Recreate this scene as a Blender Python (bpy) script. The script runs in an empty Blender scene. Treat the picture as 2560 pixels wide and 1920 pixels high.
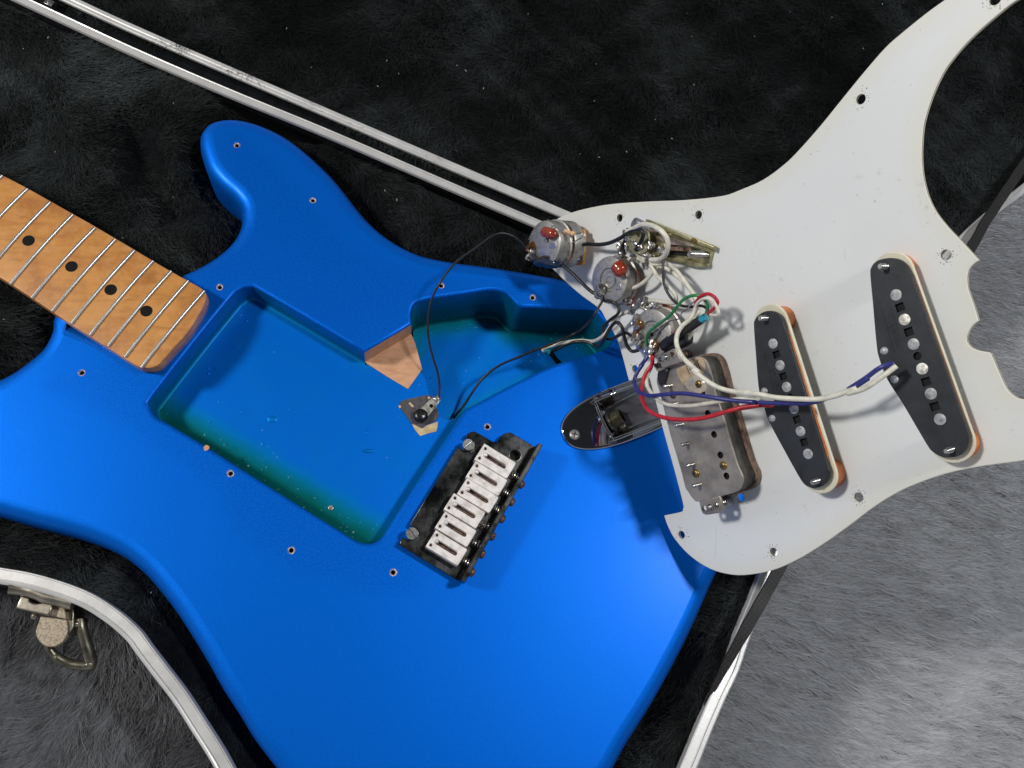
import bpy, math, random
import numpy as np
from mathutils import Vector, Matrix
from mathutils.geometry import delaunay_2d_cdt
random.seed(7); rng = np.random.default_rng(7)
MM = 0.001
S = bpy.context.scene
COL = S.collection

# ------------------------------------------------------------------ camera
F = 2100.0; CX, CY = 1280.0, 960.0
def unit(v): v = np.array(v, float); return v/np.linalg.norm(v)
nb = unit((-.143, .343, 1.0))
Zw = -nb
Xw = np.array((1.0, 0, 0)); Xw = unit(Xw-Zw*Xw.dot(Zw))
Yw = np.cross(Zw, Xw)
R = np.array([Xw, Yw, Zw])
CAM = -R @ np.array((0, 0, 468.5))            # mm, world origin = the body top at the middle of the view
cam_d = bpy.data.cameras.new('camera'); cam = bpy.data.objects.new('camera', cam_d); COL.objects.link(cam)
cx_, cy_, cz_ = R@np.array((1, 0, 0)), R@np.array((0, -1, 0)), R@np.array((0, 0, -1))
cam.matrix_world = Matrix(((cx_[0], cy_[0], cz_[0], CAM[0]*MM), (cx_[1], cy_[1], cz_[1], CAM[1]*MM), (cx_[2], cy_[2], cz_[2], CAM[2]*MM), (0, 0, 0, 1)))
cam_d.sensor_width = 36; cam_d.lens = F/2560*36; cam_d.clip_start = .01; cam_d.clip_end = 20
S.camera = cam
# ------------------------------------------------------------------ world + lamps
W = bpy.data.worlds.new('World'); S.world = W; W.use_nodes = True
wn = W.node_tree.nodes; wl = W.node_tree.links
bg = wn['Background']; bg.inputs['Strength'].default_value = .42
wtc = wn.new('ShaderNodeTexCoord'); wsx = wn.new('ShaderNodeSeparateXYZ'); wl.new(wtc.outputs['Generated'], wsx.inputs[0])   # a dim room: dark ceiling, paler walls
wr = wn.new('ShaderNodeValToRGB'); wl.new(wsx.outputs['Z'], wr.inputs[0]); wr.color_ramp.elements[0].position = .05; wr.color_ramp.elements[0].color = (.85, .90, .97, 1); wr.color_ramp.elements[1].position = .85; wr.color_ramp.elements[1].color = (.045, .05, .06, 1)
wl.new(wr.outputs[0], bg.inputs['Color'])
S.view_settings.view_transform = 'Standard'; S.view_settings.look = 'None'; S.view_settings.exposure = 0; S.view_settings.gamma = 1
def lamp(name, az, el, dist, size, power, col, tgt=(0, 0, 0)):
    d = Vector((math.cos(math.radians(el))*math.cos(math.radians(az)), math.cos(math.radians(el))*math.sin(math.radians(az)), math.sin(math.radians(el))))
    l = bpy.data.lights.new(name, 'AREA'); l.shape = 'DISK'; l.size = size; l.energy = power; l.color = col
    o = bpy.data.objects.new(name, l); COL.objects.link(o)
    o.location = Vector(tgt)+d*dist; o.rotation_euler = d.to_track_quat('Z', 'Y').to_euler()
lamp('desk_lamp', 174, 40, 1.55, .20, 14.0, (1, .97, .93))
lamp('ceiling_lamp', 8, 65, 1.45, .17, 9.4, (.96, .98, 1))

# ------------------------------------------------------------------ picture measuring helpers
class Frame:
    def __init__(s, o, x, y, z, k=1.0):
        s.o = np.array(o, float); s.x = np.array(x); s.y = np.array(y); s.z = np.array(z); s.k = k
        s.M = Matrix(((x[0]*k, y[0]*k, z[0]*k, o[0]*MM), (x[1]*k, y[1]*k, z[1]*k, o[1]*MM), (x[2]*k, y[2]*k, z[2]*k, o[2]*MM), (0, 0, 0, 1)))
    def loc(s, px, py, h=0.0):
        r = R@np.array(((px-CX)/F, (py-CY)/F, 1.0))
        t = (s.o+s.z*h*s.k-CAM).dot(s.z)/r.dot(s.z)
        p = CAM+r*t-s.o
        return np.array((p.dot(s.x), p.dot(s.y), p.dot(s.z)))/s.k
    def w2l(s, p): p = np.array(p)-s.o; return np.array((p.dot(s.x), p.dot(s.y), p.dot(s.z)))/s.k
    def l2w(s, p): return s.o+(s.x*p[0]+s.y*p[1]+s.z*p[2])*s.k
B = Frame((0, 0, 0), (1., 0, 0), (0, 1., 0), (0, 0, 1.))
def guard_frame():
    m = np.array((.002253, -.00024, .00196))*.955
    w = -R@unit(m); d = 1/np.linalg.norm(m)
    def hit(px, py):
        r = R@np.array(((px-CX)/F, (py-CY)/F, 1.0)); t = -d/r.dot(w); return CAM+r*t
    o = hit(1720, 900); x = R@np.array((1., 0, 0)); x = unit(x-w*x.dot(w)); return Frame(o, x, np.cross(w, x), w, 1/.955)
G = guard_frame()
CR = dict(c1=(1280, 500, 3.687), c2=(1280, 800, 3.456), c3=(960, 1000, 3.456), c4=(0, 400, 3.072), c5=(320, 640, 2.1825),
          c6=(1840, 740, 3.318), c7=(2120, 580, 2.766), c8=(0, 1380, 3.072), c9=(1560, 1340, 2.861), c10=(880, 580, 3.19),
          s1=(1540, 520, 10.37), s2=(1300, 540, 11.85), s3=(1540, 740, 7.373), s4=(1640, 860, 3.769), s5=(0, 1400, 5.927), p=(0, 0, 1))
def P(c, *pts):
    x, y, s = CR[c]; out = []
    for q in pts: out.append((x+q[0]/s, y+q[1]/s)+tuple(q[2:]))
    return out

# ------------------------------------------------------------------ curves and polygons
def catmull(pts, n=6, closed=False):
    pts = [np.array(p, float) for p in pts]; m = len(pts); out = []
    rng_ = range(m) if closed else range(m-1)
    for i in rng_:
        if closed: p0, p1, p2, p3 = pts[i-1], pts[i], pts[(i+1) % m], pts[(i+2) % m]
        else: p1, p2 = pts[i], pts[i+1]; p0 = pts[i-1] if i else 2*p1-p2; p3 = pts[i+2] if i+2 < m else 2*p2-p1
        for k in range(n):
            t = k/n
            out.append(.5*((2*p1)+(p2-p0)*t+(2*p0-5*p1+4*p2-p3)*t*t+(3*p1-p0-3*p2+p3)*t**3))
    if not closed: out.append(pts[-1])
    return out
def smooth_poly(pts, n=5):
    """closed outline; a third value of 1 marks a sharp corner"""
    ci = [i for i, p in enumerate(pts) if len(p) > 2 and p[2]]
    q = [p[:2] for p in pts]
    if not ci: return catmull(q, n, True)
    out = []
    for a, b in zip(ci, ci[1:]+[ci[0]+len(q)]):
        seg = [q[i % len(q)] for i in range(a, b+1)]
        out += catmull(seg, n if len(seg) > 2 else 1)[:-1]
    return out
def fpoly(fr, pts, h=0, n=5):
    return np.array([fr.loc(p[0], p[1], h)[:2] for p in smooth_poly(pts, n)])
def area2(p): x, y = p[:, 0], p[:, 1]; return np.sum(x*np.roll(y, -1)-np.roll(x, -1)*y)/2
def ccw(p): p = np.asarray(p, float); return p if area2(p) > 0 else p[::-1]
def offset(p, d):
    """grow a ccw polygon by d"""
    e = np.roll(p, -1, 0)-p; e /= (np.linalg.norm(e, axis=1, keepdims=True)+1e-9)
    nrm = np.stack((e[:, 1], -e[:, 0]), 1); pn = np.roll(nrm, 1, 0)
    v = nrm+pn; k = 1+np.sum(nrm*pn, 1); k = np.maximum(k, .35)
    return p+v/k[:, None]*d
def inside(q, poly):
    x, y = q[:, 0], q[:, 1]; r = np.zeros(len(q), bool); j = len(poly)-1
    for i in range(len(poly)):
        xi, yi = poly[i]; xj, yj = poly[j]
        if yi != yj:
            c = ((yi > y) != (yj > y)) & (x < (xj-xi)*(y-yi)/(yj-yi)+xi); r ^= c
        j = i
    return r
def dist_to(q, poly):
    a = np.asarray(poly); b = np.roll(a, -1, 0); d = np.full(len(q), 1e9)
    for i in range(len(a)):
        ab = b[i]-a[i]; t = np.clip(((q-a[i])@ab)/(ab@ab+1e-12), 0, 1)
        d = np.minimum(d, np.linalg.norm(q-(a[i]+t[:, None]*ab), axis=1))
    return d
def cap(outline, holes=(), grid=0):
    loops = [np.asarray(outline)]+[np.asarray(h) for h in holes]
    vs = []; es = []
    for l in loops:
        s = len(vs); vs += [Vector(p[:2]) for p in l]; es += [(s+i, s+(i+1) % len(l)) for i in range(len(l))]
    if grid:
        lo = loops[0].min(0); hi = loops[0].max(0)
        gx, gy = np.meshgrid(np.arange(lo[0], hi[0], grid), np.arange(lo[1], hi[1], grid)); g = np.stack((gx.ravel(), gy.ravel()), 1)
        g = g+rng.uniform(-.2, .2, g.shape)*grid
        k = inside(g, loops[0])
        for h in loops[1:]: k &= ~inside(g, h)
        g = g[k]
        if len(g):
            for l in loops: g = g[dist_to(g, l) > grid*.4]
            vs += [Vector(p) for p in g]
    r = delaunay_2d_cdt(vs, es, [], 0, 1e-5)
    v = np.array([tuple(a) for a in r[0]]); f = np.array([t for t in r[2] if len(t) == 3])
    c = v[f].mean(1); k = inside(c, loops[0])
    for h in loops[1:]: k &= ~inside(c, h)
    f = f[k]; a = v[f]; ar = (a[:, 1, 0]-a[:, 0, 0])*(a[:, 2, 1]-a[:, 0, 1])-(a[:, 2, 0]-a[:, 0, 0])*(a[:, 1, 1]-a[:, 0, 1])
    f[ar < 0] = f[ar < 0][:, ::-1]
    return v, f

# ------------------------------------------------------------------ mesh builder (millimetres, in the frame of its thing)
class MB:
    def __init__(s): s.v = []; s.f = []; s.m = []; s.mi = 0
    def add(s, vs, fs):
        o = len(s.v); s.v += [tuple(map(float, p)) for p in vs]; s.f += [tuple(int(i)+o for i in f) for f in fs]; s.m += [s.mi]*len(fs)
    def prism(s, outline, z0, z1, r=0, holes=(), rh=0, bottom=True, grid=0, ns=3, rb=0):
        out = ccw(outline); r = min(r, abs(z1-z0)*.98)
        prof = [(-r*(1-math.sin(math.pi/2*k/ns)), z1-r*(1-math.cos(math.pi/2*k/ns))) for k in range(ns+1)] if r else [(0, z1)]
        prof.append((0, z0+rb)); 
        if rb: prof.append((-rb, z0))
        rings = [offset(out, d) for d, _ in prof]
        hs = [ccw(h) for h in holes]
        hp = [(rh*(1-k/2), z1-rh*(k/2)) for k in range(3)]+[(0, z0)] if rh else [(0, z1), (0, z0)]
        hr = [[offset(h, d) for d, _ in hp] for h in hs]
        v, f = cap(rings[0], [q[0] for q in hr], grid)
        s.add([(p[0], p[1], z1) for p in v], f)
        if bottom:
            v, f = cap(rings[-1], [q[-1] for q in hr]); s.add([(p[0], p[1], z0) for p in v], f[:, ::-1])
        s.rings([[(p[0], p[1], z) for p in rg] for rg, (_, z) in zip(rings, prof)], flip=True)
        for q in hr: s.rings([[(p[0], p[1], z) for p in rg] for rg, (_, z) in zip(q, hp)])
        return s
    def rings(s, rr, closed=True, flip=False, caps=False):
        n = len(rr[0]); vs = [p for r in rr for p in r]; fs = []
        for a in range(len(rr)-1):
            for i in range(n if closed else n-1):
                j = (i+1) % n; q = (a*n+i, a*n+j, (a+1)*n+j, (a+1)*n+i); fs.append(q[::-1] if flip else q)
        if caps:
            fs.append(tuple(range(n))[::-1] if not flip else tuple(range(n))); k = (len(rr)-1)*n
            fs.append(tuple(range(k, k+n)) if not flip else tuple(range(k, k+n))[::-1])
        s.add(vs, fs)
    def tube(s, pts, r, n=10, caps=True, ry=None):
        pts = [np.array(p, float) for p in pts]; m = len(pts); rr = []
        t = [unit(pts[min(i+1, m-1)]-pts[max(i-1, 0)]+1e-9) for i in range(m)]
        a = np.cross(t[0], (0, 0, 1.)); a = unit(a if np.linalg.norm(a) > .05 else np.cross(t[0], (1., 0, 0)))
        for i in range(m):
            a = unit(a-t[i]*a.dot(t[i])); b = np.cross(t[i], a); R_ = r[i] if hasattr(r, '__len__') else r
            rb = R_ if ry is None else ry
            rr.append([pts[i]+a*math.cos(2*math.pi*k/n)*R_+b*math.sin(2*math.pi*k/n)*rb for k in range(n)])
        s.rings(rr, caps=caps); return s
    def lathe(s, c, ax, prof, n=20):
        ax = unit(ax); a = np.cross(ax, (0, 0, 1.)); a = unit(a) if np.linalg.norm(a) > .05 else np.array((1., 0, 0)); b = np.cross(ax, a); c = np.array(c, float)
        s.rings([[c+ax*h+(a*math.cos(2*math.pi*k/n)+b*math.sin(2*math.pi*k/n))*max(r, 1e-3) for k in range(n)] for r, h in prof]); return s
    def cyl(s, c, r, z0, z1, b=.2, n=24, ax=(0, 0, 1.)):
        return s.lathe((c[0], c[1], 0) if len(c) < 3 else c, ax, [(0, z0), (r, z0), (r, z1-b), (r-b*.3, z1-b*.3), (r-b, z1), (0, z1)], n)
    def box(s, c, a, b, z0, z1, r=0):
        c = np.array(c[:2]); a = np.array(a[:2]); b = np.array(b[:2])
        return s.prism([c-a-b, c+a-b, c+a+b, c-a+b], z0, z1, r)
    def blob(s, c, r, n=10, j=.18, sq=(1, 1, 1)):
        c = np.array(c, float); ph = rng.uniform(0, 6, 6); rr = []
        for i in range(n//2+1):
            th = math.pi*i/(n//2); ring = []
            for k in range(n):
                p = 2*math.pi*k/n; d = np.array((math.sin(th)*math.cos(p), math.sin(th)*math.sin(p), -math.cos(th)))
                q = 1+j*math.sin(3*d[0]+ph[0])*math.sin(3.4*d[1]+ph[1])+j*math.sin(5*d[2]+4*d[0]+ph[2])*.7
                ring.append(c+d*r*q*np.array(sq))
            rr.append(ring)
        s.rings(rr); return s
    def build(s, name, mats, parent=None, frame=None, smooth=True, angle=40, label=None, kind=None):
        me = bpy.data.meshes.new(name); me.from_pydata([(a*MM, b*MM, c*MM) for a, b, c in s.v], [], s.f)
        mats = mats if isinstance(mats, (list, tuple)) else [mats]
        for m in mats: me.materials.append(m)
        me.polygons.foreach_set('material_index', s.m); me.validate(); 
        if smooth:
            me.polygons.foreach_set('use_smooth', [True]*len(me.polygons)); me.set_sharp_from_angle(angle=math.radians(angle))
        me.update()
        o = bpy.data.objects.new(name, me); COL.objects.link(o)
        if parent is not None: o.parent = parent
        elif frame is not None: o.matrix_world = frame.M
        if label: o['label'] = label
        if kind: o['kind'] = kind
        return o
def thing(name, label, cat, frame=B):
    o = bpy.data.objects.new(name, None); o.empty_display_size = .01; COL.objects.link(o); o.matrix_world = frame.M; o['label'] = label; o['category'] = cat; return o
def circle(c, r, n=24, jit=0, sx=1, rot=0):
    t = np.arange(n)*2*math.pi/n; rr = r*(1+jit*rng.uniform(-1, 1, n)); x = np.cos(t)*rr*sx; y = np.sin(t)*rr
    return np.stack((c[0]+x*math.cos(rot)-y*math.sin(rot), c[1]+x*math.sin(rot)+y*math.cos(rot)), 1)
def stadium(a, b, r, n=8, r2=None):
    a = np.array(a[:2], float); b = np.array(b[:2], float); d = unit(b-a); nn = np.array((-d[1], d[0])); out = []
    r2 = r if r2 is None else r2
    for k in range(n+1): t = math.pi/2+math.pi*k/n; out.append(a+r*(d*math.cos(t)+nn*math.sin(t)))
    for k in range(n+1): t = -math.pi/2+math.pi*k/n; out.append(b+r2*(d*math.cos(t)+nn*math.sin(t)))
    return np.array(out)
def thread(mb, p, ax, r, L, pitch=.9, n=12, tip=True):
    prof = [(0, 0), (r*.82, 0)]; h = 0
    while h < L-pitch: prof += [(r*.80, h+.05), (r, h+pitch*.5), (r*.80, h+pitch*.95)]; h += pitch
    prof += [(r*.78, L-.3), (r*.6, L), (0, L)]
    mb.lathe(p, ax, prof, n); return mb
def spring(mb, p, ax, r, L, turns, rw=.4):
    ax = unit(ax); a = unit(np.cross(ax, (0.3, .9, .1))); b = np.cross(ax, a); N = int(turns*14)
    mb.tube([np.array(p)+ax*L*i/N+(a*math.cos(i/14*2*math.pi)+b*math.sin(i/14*2*math.pi))*r for i in range(N+1)], rw, 6); return mb

# ------------------------------------------------------------------ materials
def nt(name):
    m = bpy.data.materials.new(name); m.use_nodes = True; t = m.node_tree; return m, t.nodes, t.links, t.nodes['Principled BSDF']
def noise(N, L, scale, detail=4, rough=.55, coord='Object', w=None, stretch=None, dist=0):
    tc = N.new('ShaderNodeTexCoord'); src = tc.outputs[coord]
    if stretch:
        mp = N.new('ShaderNodeMapping'); mp.inputs['Scale'].default_value = stretch[0]; mp.inputs['Rotation'].default_value = (0, 0, stretch[1]); L.new(src, mp.inputs[0]); src = mp.outputs[0]
    n = N.new('ShaderNodeTexNoise'); n.inputs['Scale'].default_value = scale; n.inputs['Detail'].default_value = detail; n.inputs['Roughness'].default_value = rough; n.inputs['Distortion'].default_value = dist
    L.new(src, n.inputs['Vector']); return n.outputs['Fac']
def ramp(N, L, fac, stops):
    r = N.new('ShaderNodeValToRGB'); L.new(fac, r.inputs[0]); e = r.color_ramp.elements
    while len(e) < len(stops): e.new(.5)
    for k, (p, c) in zip(e, stops): k.position = p; k.color = (*c, 1) if len(c) == 3 else c
    return r.outputs[0]
def mixc(N, L, fac, a, b, mode='MIX'):
    m = N.new('ShaderNodeMix'); m.data_type = 'RGBA'; m.blend_type = mode
    for v, i in ((fac, 0), (a, 6), (b, 7)):
        if hasattr(v, 'default_value') or hasattr(v, 'is_output'): L.new(v, m.inputs[i])
        else: m.inputs[i].default_value = v if i == 0 else (*v, 1)
    return m.outputs[2]
def math_(N, L, op, a, b=0.0, c=0.0):
    m = N.new('ShaderNodeMath'); m.operation = op
    for v, i in ((a, 0), (b, 1), (c, 2)):
        if hasattr(v, 'is_output'): L.new(v, m.inputs[i])
        else: m.inputs[i].default_value = v
    return m.outputs[0]
def bump(N, L, h, bsdf, strength=.3, dist=.0003, prev=None):
    b = N.new('ShaderNodeBump'); b.inputs['Strength'].default_value = strength; b.inputs['Distance'].default_value = dist; L.new(h, b.inputs['Height'])
    if prev: L.new(prev, b.inputs['Normal'])
    L.new(b.outputs[0], bsdf.inputs['Normal']); return b.outputs[0]
def simple(name, col, rough=.5, metal=0, var=.15, vscale=150, bs=0, bscale=600, spec=.5, dirt=None, coat=0, rvar=.1, trans=0, sss=0):
    m, N, L, b = nt(name)
    f = noise(N, L, vscale, 5)
    c2 = tuple(max(0, x*(1-var*1.6)) for x in col) if dirt is None else dirt
    c1 = tuple(min(1, x*(1+var*.5)) for x in col)
    L.new(ramp(N, L, f, [(.32, c2), (.58, c1)]), b.inputs['Base Color'])
    b.inputs['Metallic'].default_value = metal; b.inputs['Specular IOR Level'].default_value = spec; b.inputs['Coat Weight'].default_value = coat; b.inputs['Coat Roughness'].default_value = .1
    g = noise(N, L, vscale*2.3, 3)
    mr = N.new('ShaderNodeMapRange'); L.new(g, mr.inputs[0]); mr.inputs[3].default_value = max(.02, rough-rvar); mr.inputs[4].default_value = rough+rvar; L.new(mr.outputs[0], b.inputs['Roughness'])
    if bs: bump(N, L, noise(N, L, bscale, 4), b, bs)
    if sss: b.inputs['Subsurface Weight'].default_value = sss; b.inputs['Subsurface Scale'].default_value = .003
    return m
def scratches(N, L, ang, scale, thr, seed=0):
    f = noise(N, L, scale, 2, .5, stretch=((1, .02, 1), ang), dist=.3)
    g = noise(N, L, 22+seed, 2, .5)
    a = math_(N, L, 'GREATER_THAN', f, thr); return math_(N, L, 'MULTIPLY', a, math_(N, L, 'GREATER_THAN', g, .52))

def paint(name, cavity=False):
    m, N, L, b = nt(name)
    fl = noise(N, L, 2600, 2, .6); big = noise(N, L, 9, 3)
    fl = ramp(N, L, fl, [(.36, (0,)*3), (.64, (1,)*3)]); fl2 = ramp(N, L, noise(N, L, 1050, 2, .7), [(.40, (0,)*3), (.62, (1,)*3)]); blue = mixc(N, L, math_(N, L, 'ADD', math_(N, L, 'MULTIPLY', fl, .5), math_(N, L, 'MULTIPLY', fl2, .5)), (0.0, .076, .42), (0.0, .175, .80))
    blue = mixc(N, L, math_(N, L, 'MULTIPLY', big, .35), blue, (0.0, .10, .55))
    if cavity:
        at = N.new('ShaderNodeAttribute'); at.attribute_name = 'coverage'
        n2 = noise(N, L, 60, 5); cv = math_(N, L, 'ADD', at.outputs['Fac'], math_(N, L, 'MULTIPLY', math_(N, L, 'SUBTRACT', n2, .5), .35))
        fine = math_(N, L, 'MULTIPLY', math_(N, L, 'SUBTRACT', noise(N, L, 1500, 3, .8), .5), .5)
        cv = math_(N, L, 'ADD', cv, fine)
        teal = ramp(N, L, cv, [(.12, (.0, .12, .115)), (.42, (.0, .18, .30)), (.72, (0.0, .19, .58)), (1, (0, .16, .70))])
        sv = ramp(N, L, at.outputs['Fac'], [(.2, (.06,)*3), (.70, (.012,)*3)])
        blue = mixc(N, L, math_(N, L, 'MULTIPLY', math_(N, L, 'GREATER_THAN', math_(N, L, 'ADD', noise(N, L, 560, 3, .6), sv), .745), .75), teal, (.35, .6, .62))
    else:
        def swirl(sc, seed, lo, hi):     # hairline swirl marks: thin level lines of a slow noise
            f = noise(N, L, sc, 1, .4, stretch=((1, 1, 1), seed)); q = math_(N, L, 'FRACT', math_(N, L, 'MULTIPLY', f, 34.0))
            g = noise(N, L, 26, 3, .6, stretch=((1, 1.3, 1), seed+1)); l = ramp(N, L, q, [(0, (1,)*3), (.035, (0,)*3)])
            return math_(N, L, 'MULTIPLY', l, ramp(N, L, g, [(lo, (0,)*3), (hi, (1,)*3)]))
        s1 = math_(N, L, 'MAXIMUM', swirl(9, .3, .58, .72), swirl(14, 2.0, .60, .74))
        blue = mixc(N, L, math_(N, L, 'MULTIPLY', s1, .30), blue, (.05, .32, .85))
        spk = math_(N, L, 'MULTIPLY', math_(N, L, 'GREATER_THAN', noise(N, L, 520, 2, .6), .80), .8)
        blue = mixc(N, L, spk, blue, (.35, .65, .80))
        blue = mixc(N, L, math_(N, L, 'MULTIPLY', noise(N, L, 320, 5, .75), .28), blue, (0.0, .17, .90))
        at = N.new('ShaderNodeAttribute'); at.attribute_name = 'faded'
        blue = mixc(N, L, math_(N, L, 'MULTIPLY', at.outputs['Fac'], .5), blue, (0.0, .15, .72))
    L.new(blue, b.inputs['Base Color'])
    b.inputs['Metallic'].default_value = .58; b.inputs['Roughness'].default_value = .48; b.inputs['Specular IOR Level'].default_value = .08
    b.inputs['Coat Weight'].default_value = .07; b.inputs['Coat Roughness'].default_value = .24
    fb = bump(N, L, fl, b, .10, .0002)
    if cavity:
        vo = N.new('ShaderNodeTexVoronoi'); vo.inputs['Scale'].default_value = 170; tc = N.new('ShaderNodeTexCoord'); L.new(tc.outputs['Object'], vo.inputs['Vector'])
        dr = ramp(N, L, vo.outputs['Distance'], [(0, (1, 1, 1)), (.16, (0, 0, 0))])
        msk = math_(N, L, 'MULTIPLY', dr, math_(N, L, 'GREATER_THAN', noise(N, L, 45, 2), .63))
        fb = bump(N, L, msk, b, .8, .0007, fb); bump(N, L, noise(N, L, 240, 4), b, .10, .0004, fb)
    else: bump(N, L, noise(N, L, 18, 2), b, .08, .002, fb)
    return m
M = {}
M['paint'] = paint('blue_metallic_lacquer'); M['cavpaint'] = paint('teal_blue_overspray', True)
def wood(name, c1, c2, scale, ang, rough=.35, coat=.5, wear=False, axis=(1, 8, 8)):
    m, N, L, b = nt(name)
    f = noise(N, L, scale, 6, .62, stretch=(axis, ang), dist=.6); g = noise(N, L, 30, 5, .6)
    col = ramp(N, L, f, [(.28, c2), (.5, c1), (.72, tuple(min(1, x*1.12) for x in c1))])
    col = mixc(N, L, math_(N, L, 'MULTIPLY', g, .45), col, c2)
    if wear:
        w_ = ramp(N, L, noise(N, L, 75, 6, .7), [(.54, (0,)*3), (.60, (1,)*3)]); dk = ramp(N, L, noise(N, L, 42, 5, .7), [(.44, (0,)*3), (.62, (1,)*3)]); col = mixc(N, L, math_(N, L, 'MULTIPLY', dk, .75), col, (.37, .135, .035)); pk_ = ramp(N, L, noise(N, L, 33, 6, .65), [(.56, (0,)*3), (.66, (1,)*3)]); col = mixc(N, L, math_(N, L, 'MULTIPLY', pk_, .4), col, (.72, .42, .16))
        col = mixc(N, L, math_(N, L, 'MULTIPLY', w_, .22), col, (.66, .36, .20))
        sp = math_(N, L, 'GREATER_THAN', noise(N, L, 700, 3, .7, stretch=((1, .3, 1), ang)), .70); col = mixc(N, L, math_(N, L, 'MULTIPLY', sp, .35), col, (.20, .08, .02))
        L.new(ramp(N, L, noise(N, L, 75, 6, .7), [(.45, (.45,)*3), (.62, (.26,)*3)]), b.inputs['Roughness'])
    else: b.inputs['Roughness'].default_value = rough
    L.new(col, b.inputs['Base Color']); b.inputs['Coat Weight'].default_value = coat; b.inputs['Coat Roughness'].default_value = .15
    bump(N, L, f, b, .15, .0003); return m
NA = -.53
M['maple'] = wood('aged_maple', (.62, .285, .075), (.43, .17, .036), 40, -NA, .45, .2, True, (1.0, 5, 5))
M['mapleside'] = wood('amber_maple_side', (.45, .19, .04), (.30, .10, .02), 26, -NA, .3, .5)
M['bare'] = wood('bare_alder', (.68, .38, .22), (.50, .24, .12), 45, .5, .7, 0, axis=(2, 6, 6))
M['holewood'] = simple('hole_wood', (.62, .48, .40), .8, 0, .4, 900); M['holedark'] = simple('hole_dark', (.03, .012, .008), .9)
M['dot'] = simple('black_dot', (.006, .006, .006), .7, spec=.15); M['nickel'] = simple('fret_nickel', (.52, .50, .47), .36, 1, .06, 60, rvar=.03)
M['chrome'] = simple('chrome', (.62, .62, .63), .05, 1, .05, 80, rvar=.03)
M['chromedirty'] = None
def brushed():
    m, N, L, b = nt('worn_chrome_plate')
    f = noise(N, L, 420, 4, .6, stretch=((1, .08, 1), 1.05)); g = noise(N, L, 70, 5, .65)
    L.new(mixc(N, L, g, (.06, .06, .058), (.14, .14, .135)), b.inputs['Base Color']); b.inputs['Metallic'].default_value = 1
    L.new(ramp(N, L, g, [(.35, (.14,)*3), (.6, (.34,)*3)]), b.inputs['Roughness']); bump(N, L, f, b, .25, .0002); return m
M['chromedirty'] = brushed()
M['satin'] = simple('satin_steel', (.70, .66, .63), .50, .45, .3, 260, .25, 2500, dirt=(.56, .51, .47))
M['screwsteel'] = simple('zinc_screw', (.55, .53, .50), .3, 1, .25, 500)
M['rusty'] = simple('rusty_screw', (.22, .14, .11), .55, .8, .5, 700, .5, 1500)
M['blackscrew'] = simple('black_screw', (.06, .06, .065), .3, .9)
M['brass'] = simple('brass_screw', (.30, .20, .07), .4, .9, .4, 900)
M['potcan'] = simple('tarnished_pot_can', (.42, .405, .38), .46, .8, .1, 500, .15, 1500, dirt=(.31, .295, .27))
M['bronze'] = simple('yellow_chromate_steel', (.44, .41, .24), .35, .85, .3, 200, .2, 700, dirt=(.22, .20, .10))
M['solder'] = simple('solder', (.50, .48, .46), .32, .9, .5, 900, .3, 1200)
M['flux'] = simple('amber_flux', (.17, .075, .02), .15, 0, .5, 900, coat=.8)
M['phenolic'] = simple('brown_phenolic', (.24, .055, .02), .45, 0, .3, 400); M['pcb'] = simple('amber_circuit_board', (.62, .28, .04), .45, 0, .2, 200)
M['redcap'] = simple('red_film_capacitor', (.30, .035, .010), .18, 0, .15, 300, coat=.6)
M['tan'] = simple('tan_resistor', (.66, .40, .22), .4)
def guardmat():
    m, N, L, b = nt('aged_white_plastic')
    c = mixc(N, L, noise(N, L, 16, 4), (.72, .74, .735), (.82, .835, .825))
    at = N.new('ShaderNodeAttribute'); at.attribute_name = 'edge'
    c = mixc(N, L, math_(N, L, 'MULTIPLY', at.outputs['Fac'], .45), c, (.74, .70, .54))
    sp = math_(N, L, 'GREATER_THAN', noise(N, L, 420, 3, .65), .70); c = mixc(N, L, math_(N, L, 'MULTIPLY', sp, .6), c, (.30, .26, .20))
    st = math_(N, L, 'MULTIPLY', ramp(N, L, noise(N, L, 190, 6, .75), [(.57, (0,)*3), (.72, (1,)*3)]), ramp(N, L, noise(N, L, 21, 2), [(.50, (0,)*3), (.66, (1,)*3)]))
    c = mixc(N, L, math_(N, L, 'MULTIPLY', st, .55), c, (.42, .33, .20))
    sc = scratches(N, L, .6, 700, .74, 4); c = mixc(N, L, math_(N, L, 'MULTIPLY', sc, .35), c, (.35, .34, .33))
    L.new(c, b.inputs['Base Color']); b.inputs['Roughness'].default_value = .38; b.inputs['Specular IOR Level'].default_value = .4
    bump(N, L, noise(N, L, 30, 3), b, .05, .001); return m
M['guard'] = guardmat(); M['ply'] = simple('black_ply', (.03, .03, .03), .5); M['cream'] = simple('aged_cream_plastic', (.72, .68, .52), .35, 0, .08, 60, sss=.1)
M['guardedge'] = simple('cream_ply', (.74, .66, .48), .45, 0, .1)
M['fibre'] = simple('black_vulcanised_fibre', (.017, .0195, .024), .45, 0, .3, 120, .15, 500, spec=.5)
M['pole'] = simple('alnico_pole', (.42, .42, .42), .5, .3, .3, 500); M['polebright'] = simple('bright_pole', (.85, .82, .74), .45, .2, .2, 600, dirt=(.3, .28, .22))
M['coil'] = simple('orange_coil_wire', (.50, .13, .025), .35, 0, .3, 900, .3, 1500); M['rubber'] = simple('orange_rubber_tube', (.62, .17, .035), .4, 0, .2, 200, sss=.2)
M['black'] = simple('pit_black', (.004, .004, .005), .8)
M['hbplate'] = simple('tarnished_nickel_plate', (.38, .34, .29), .46, .75, .22, 90, .15, 900, dirt=(.24, .215, .19))
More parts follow.
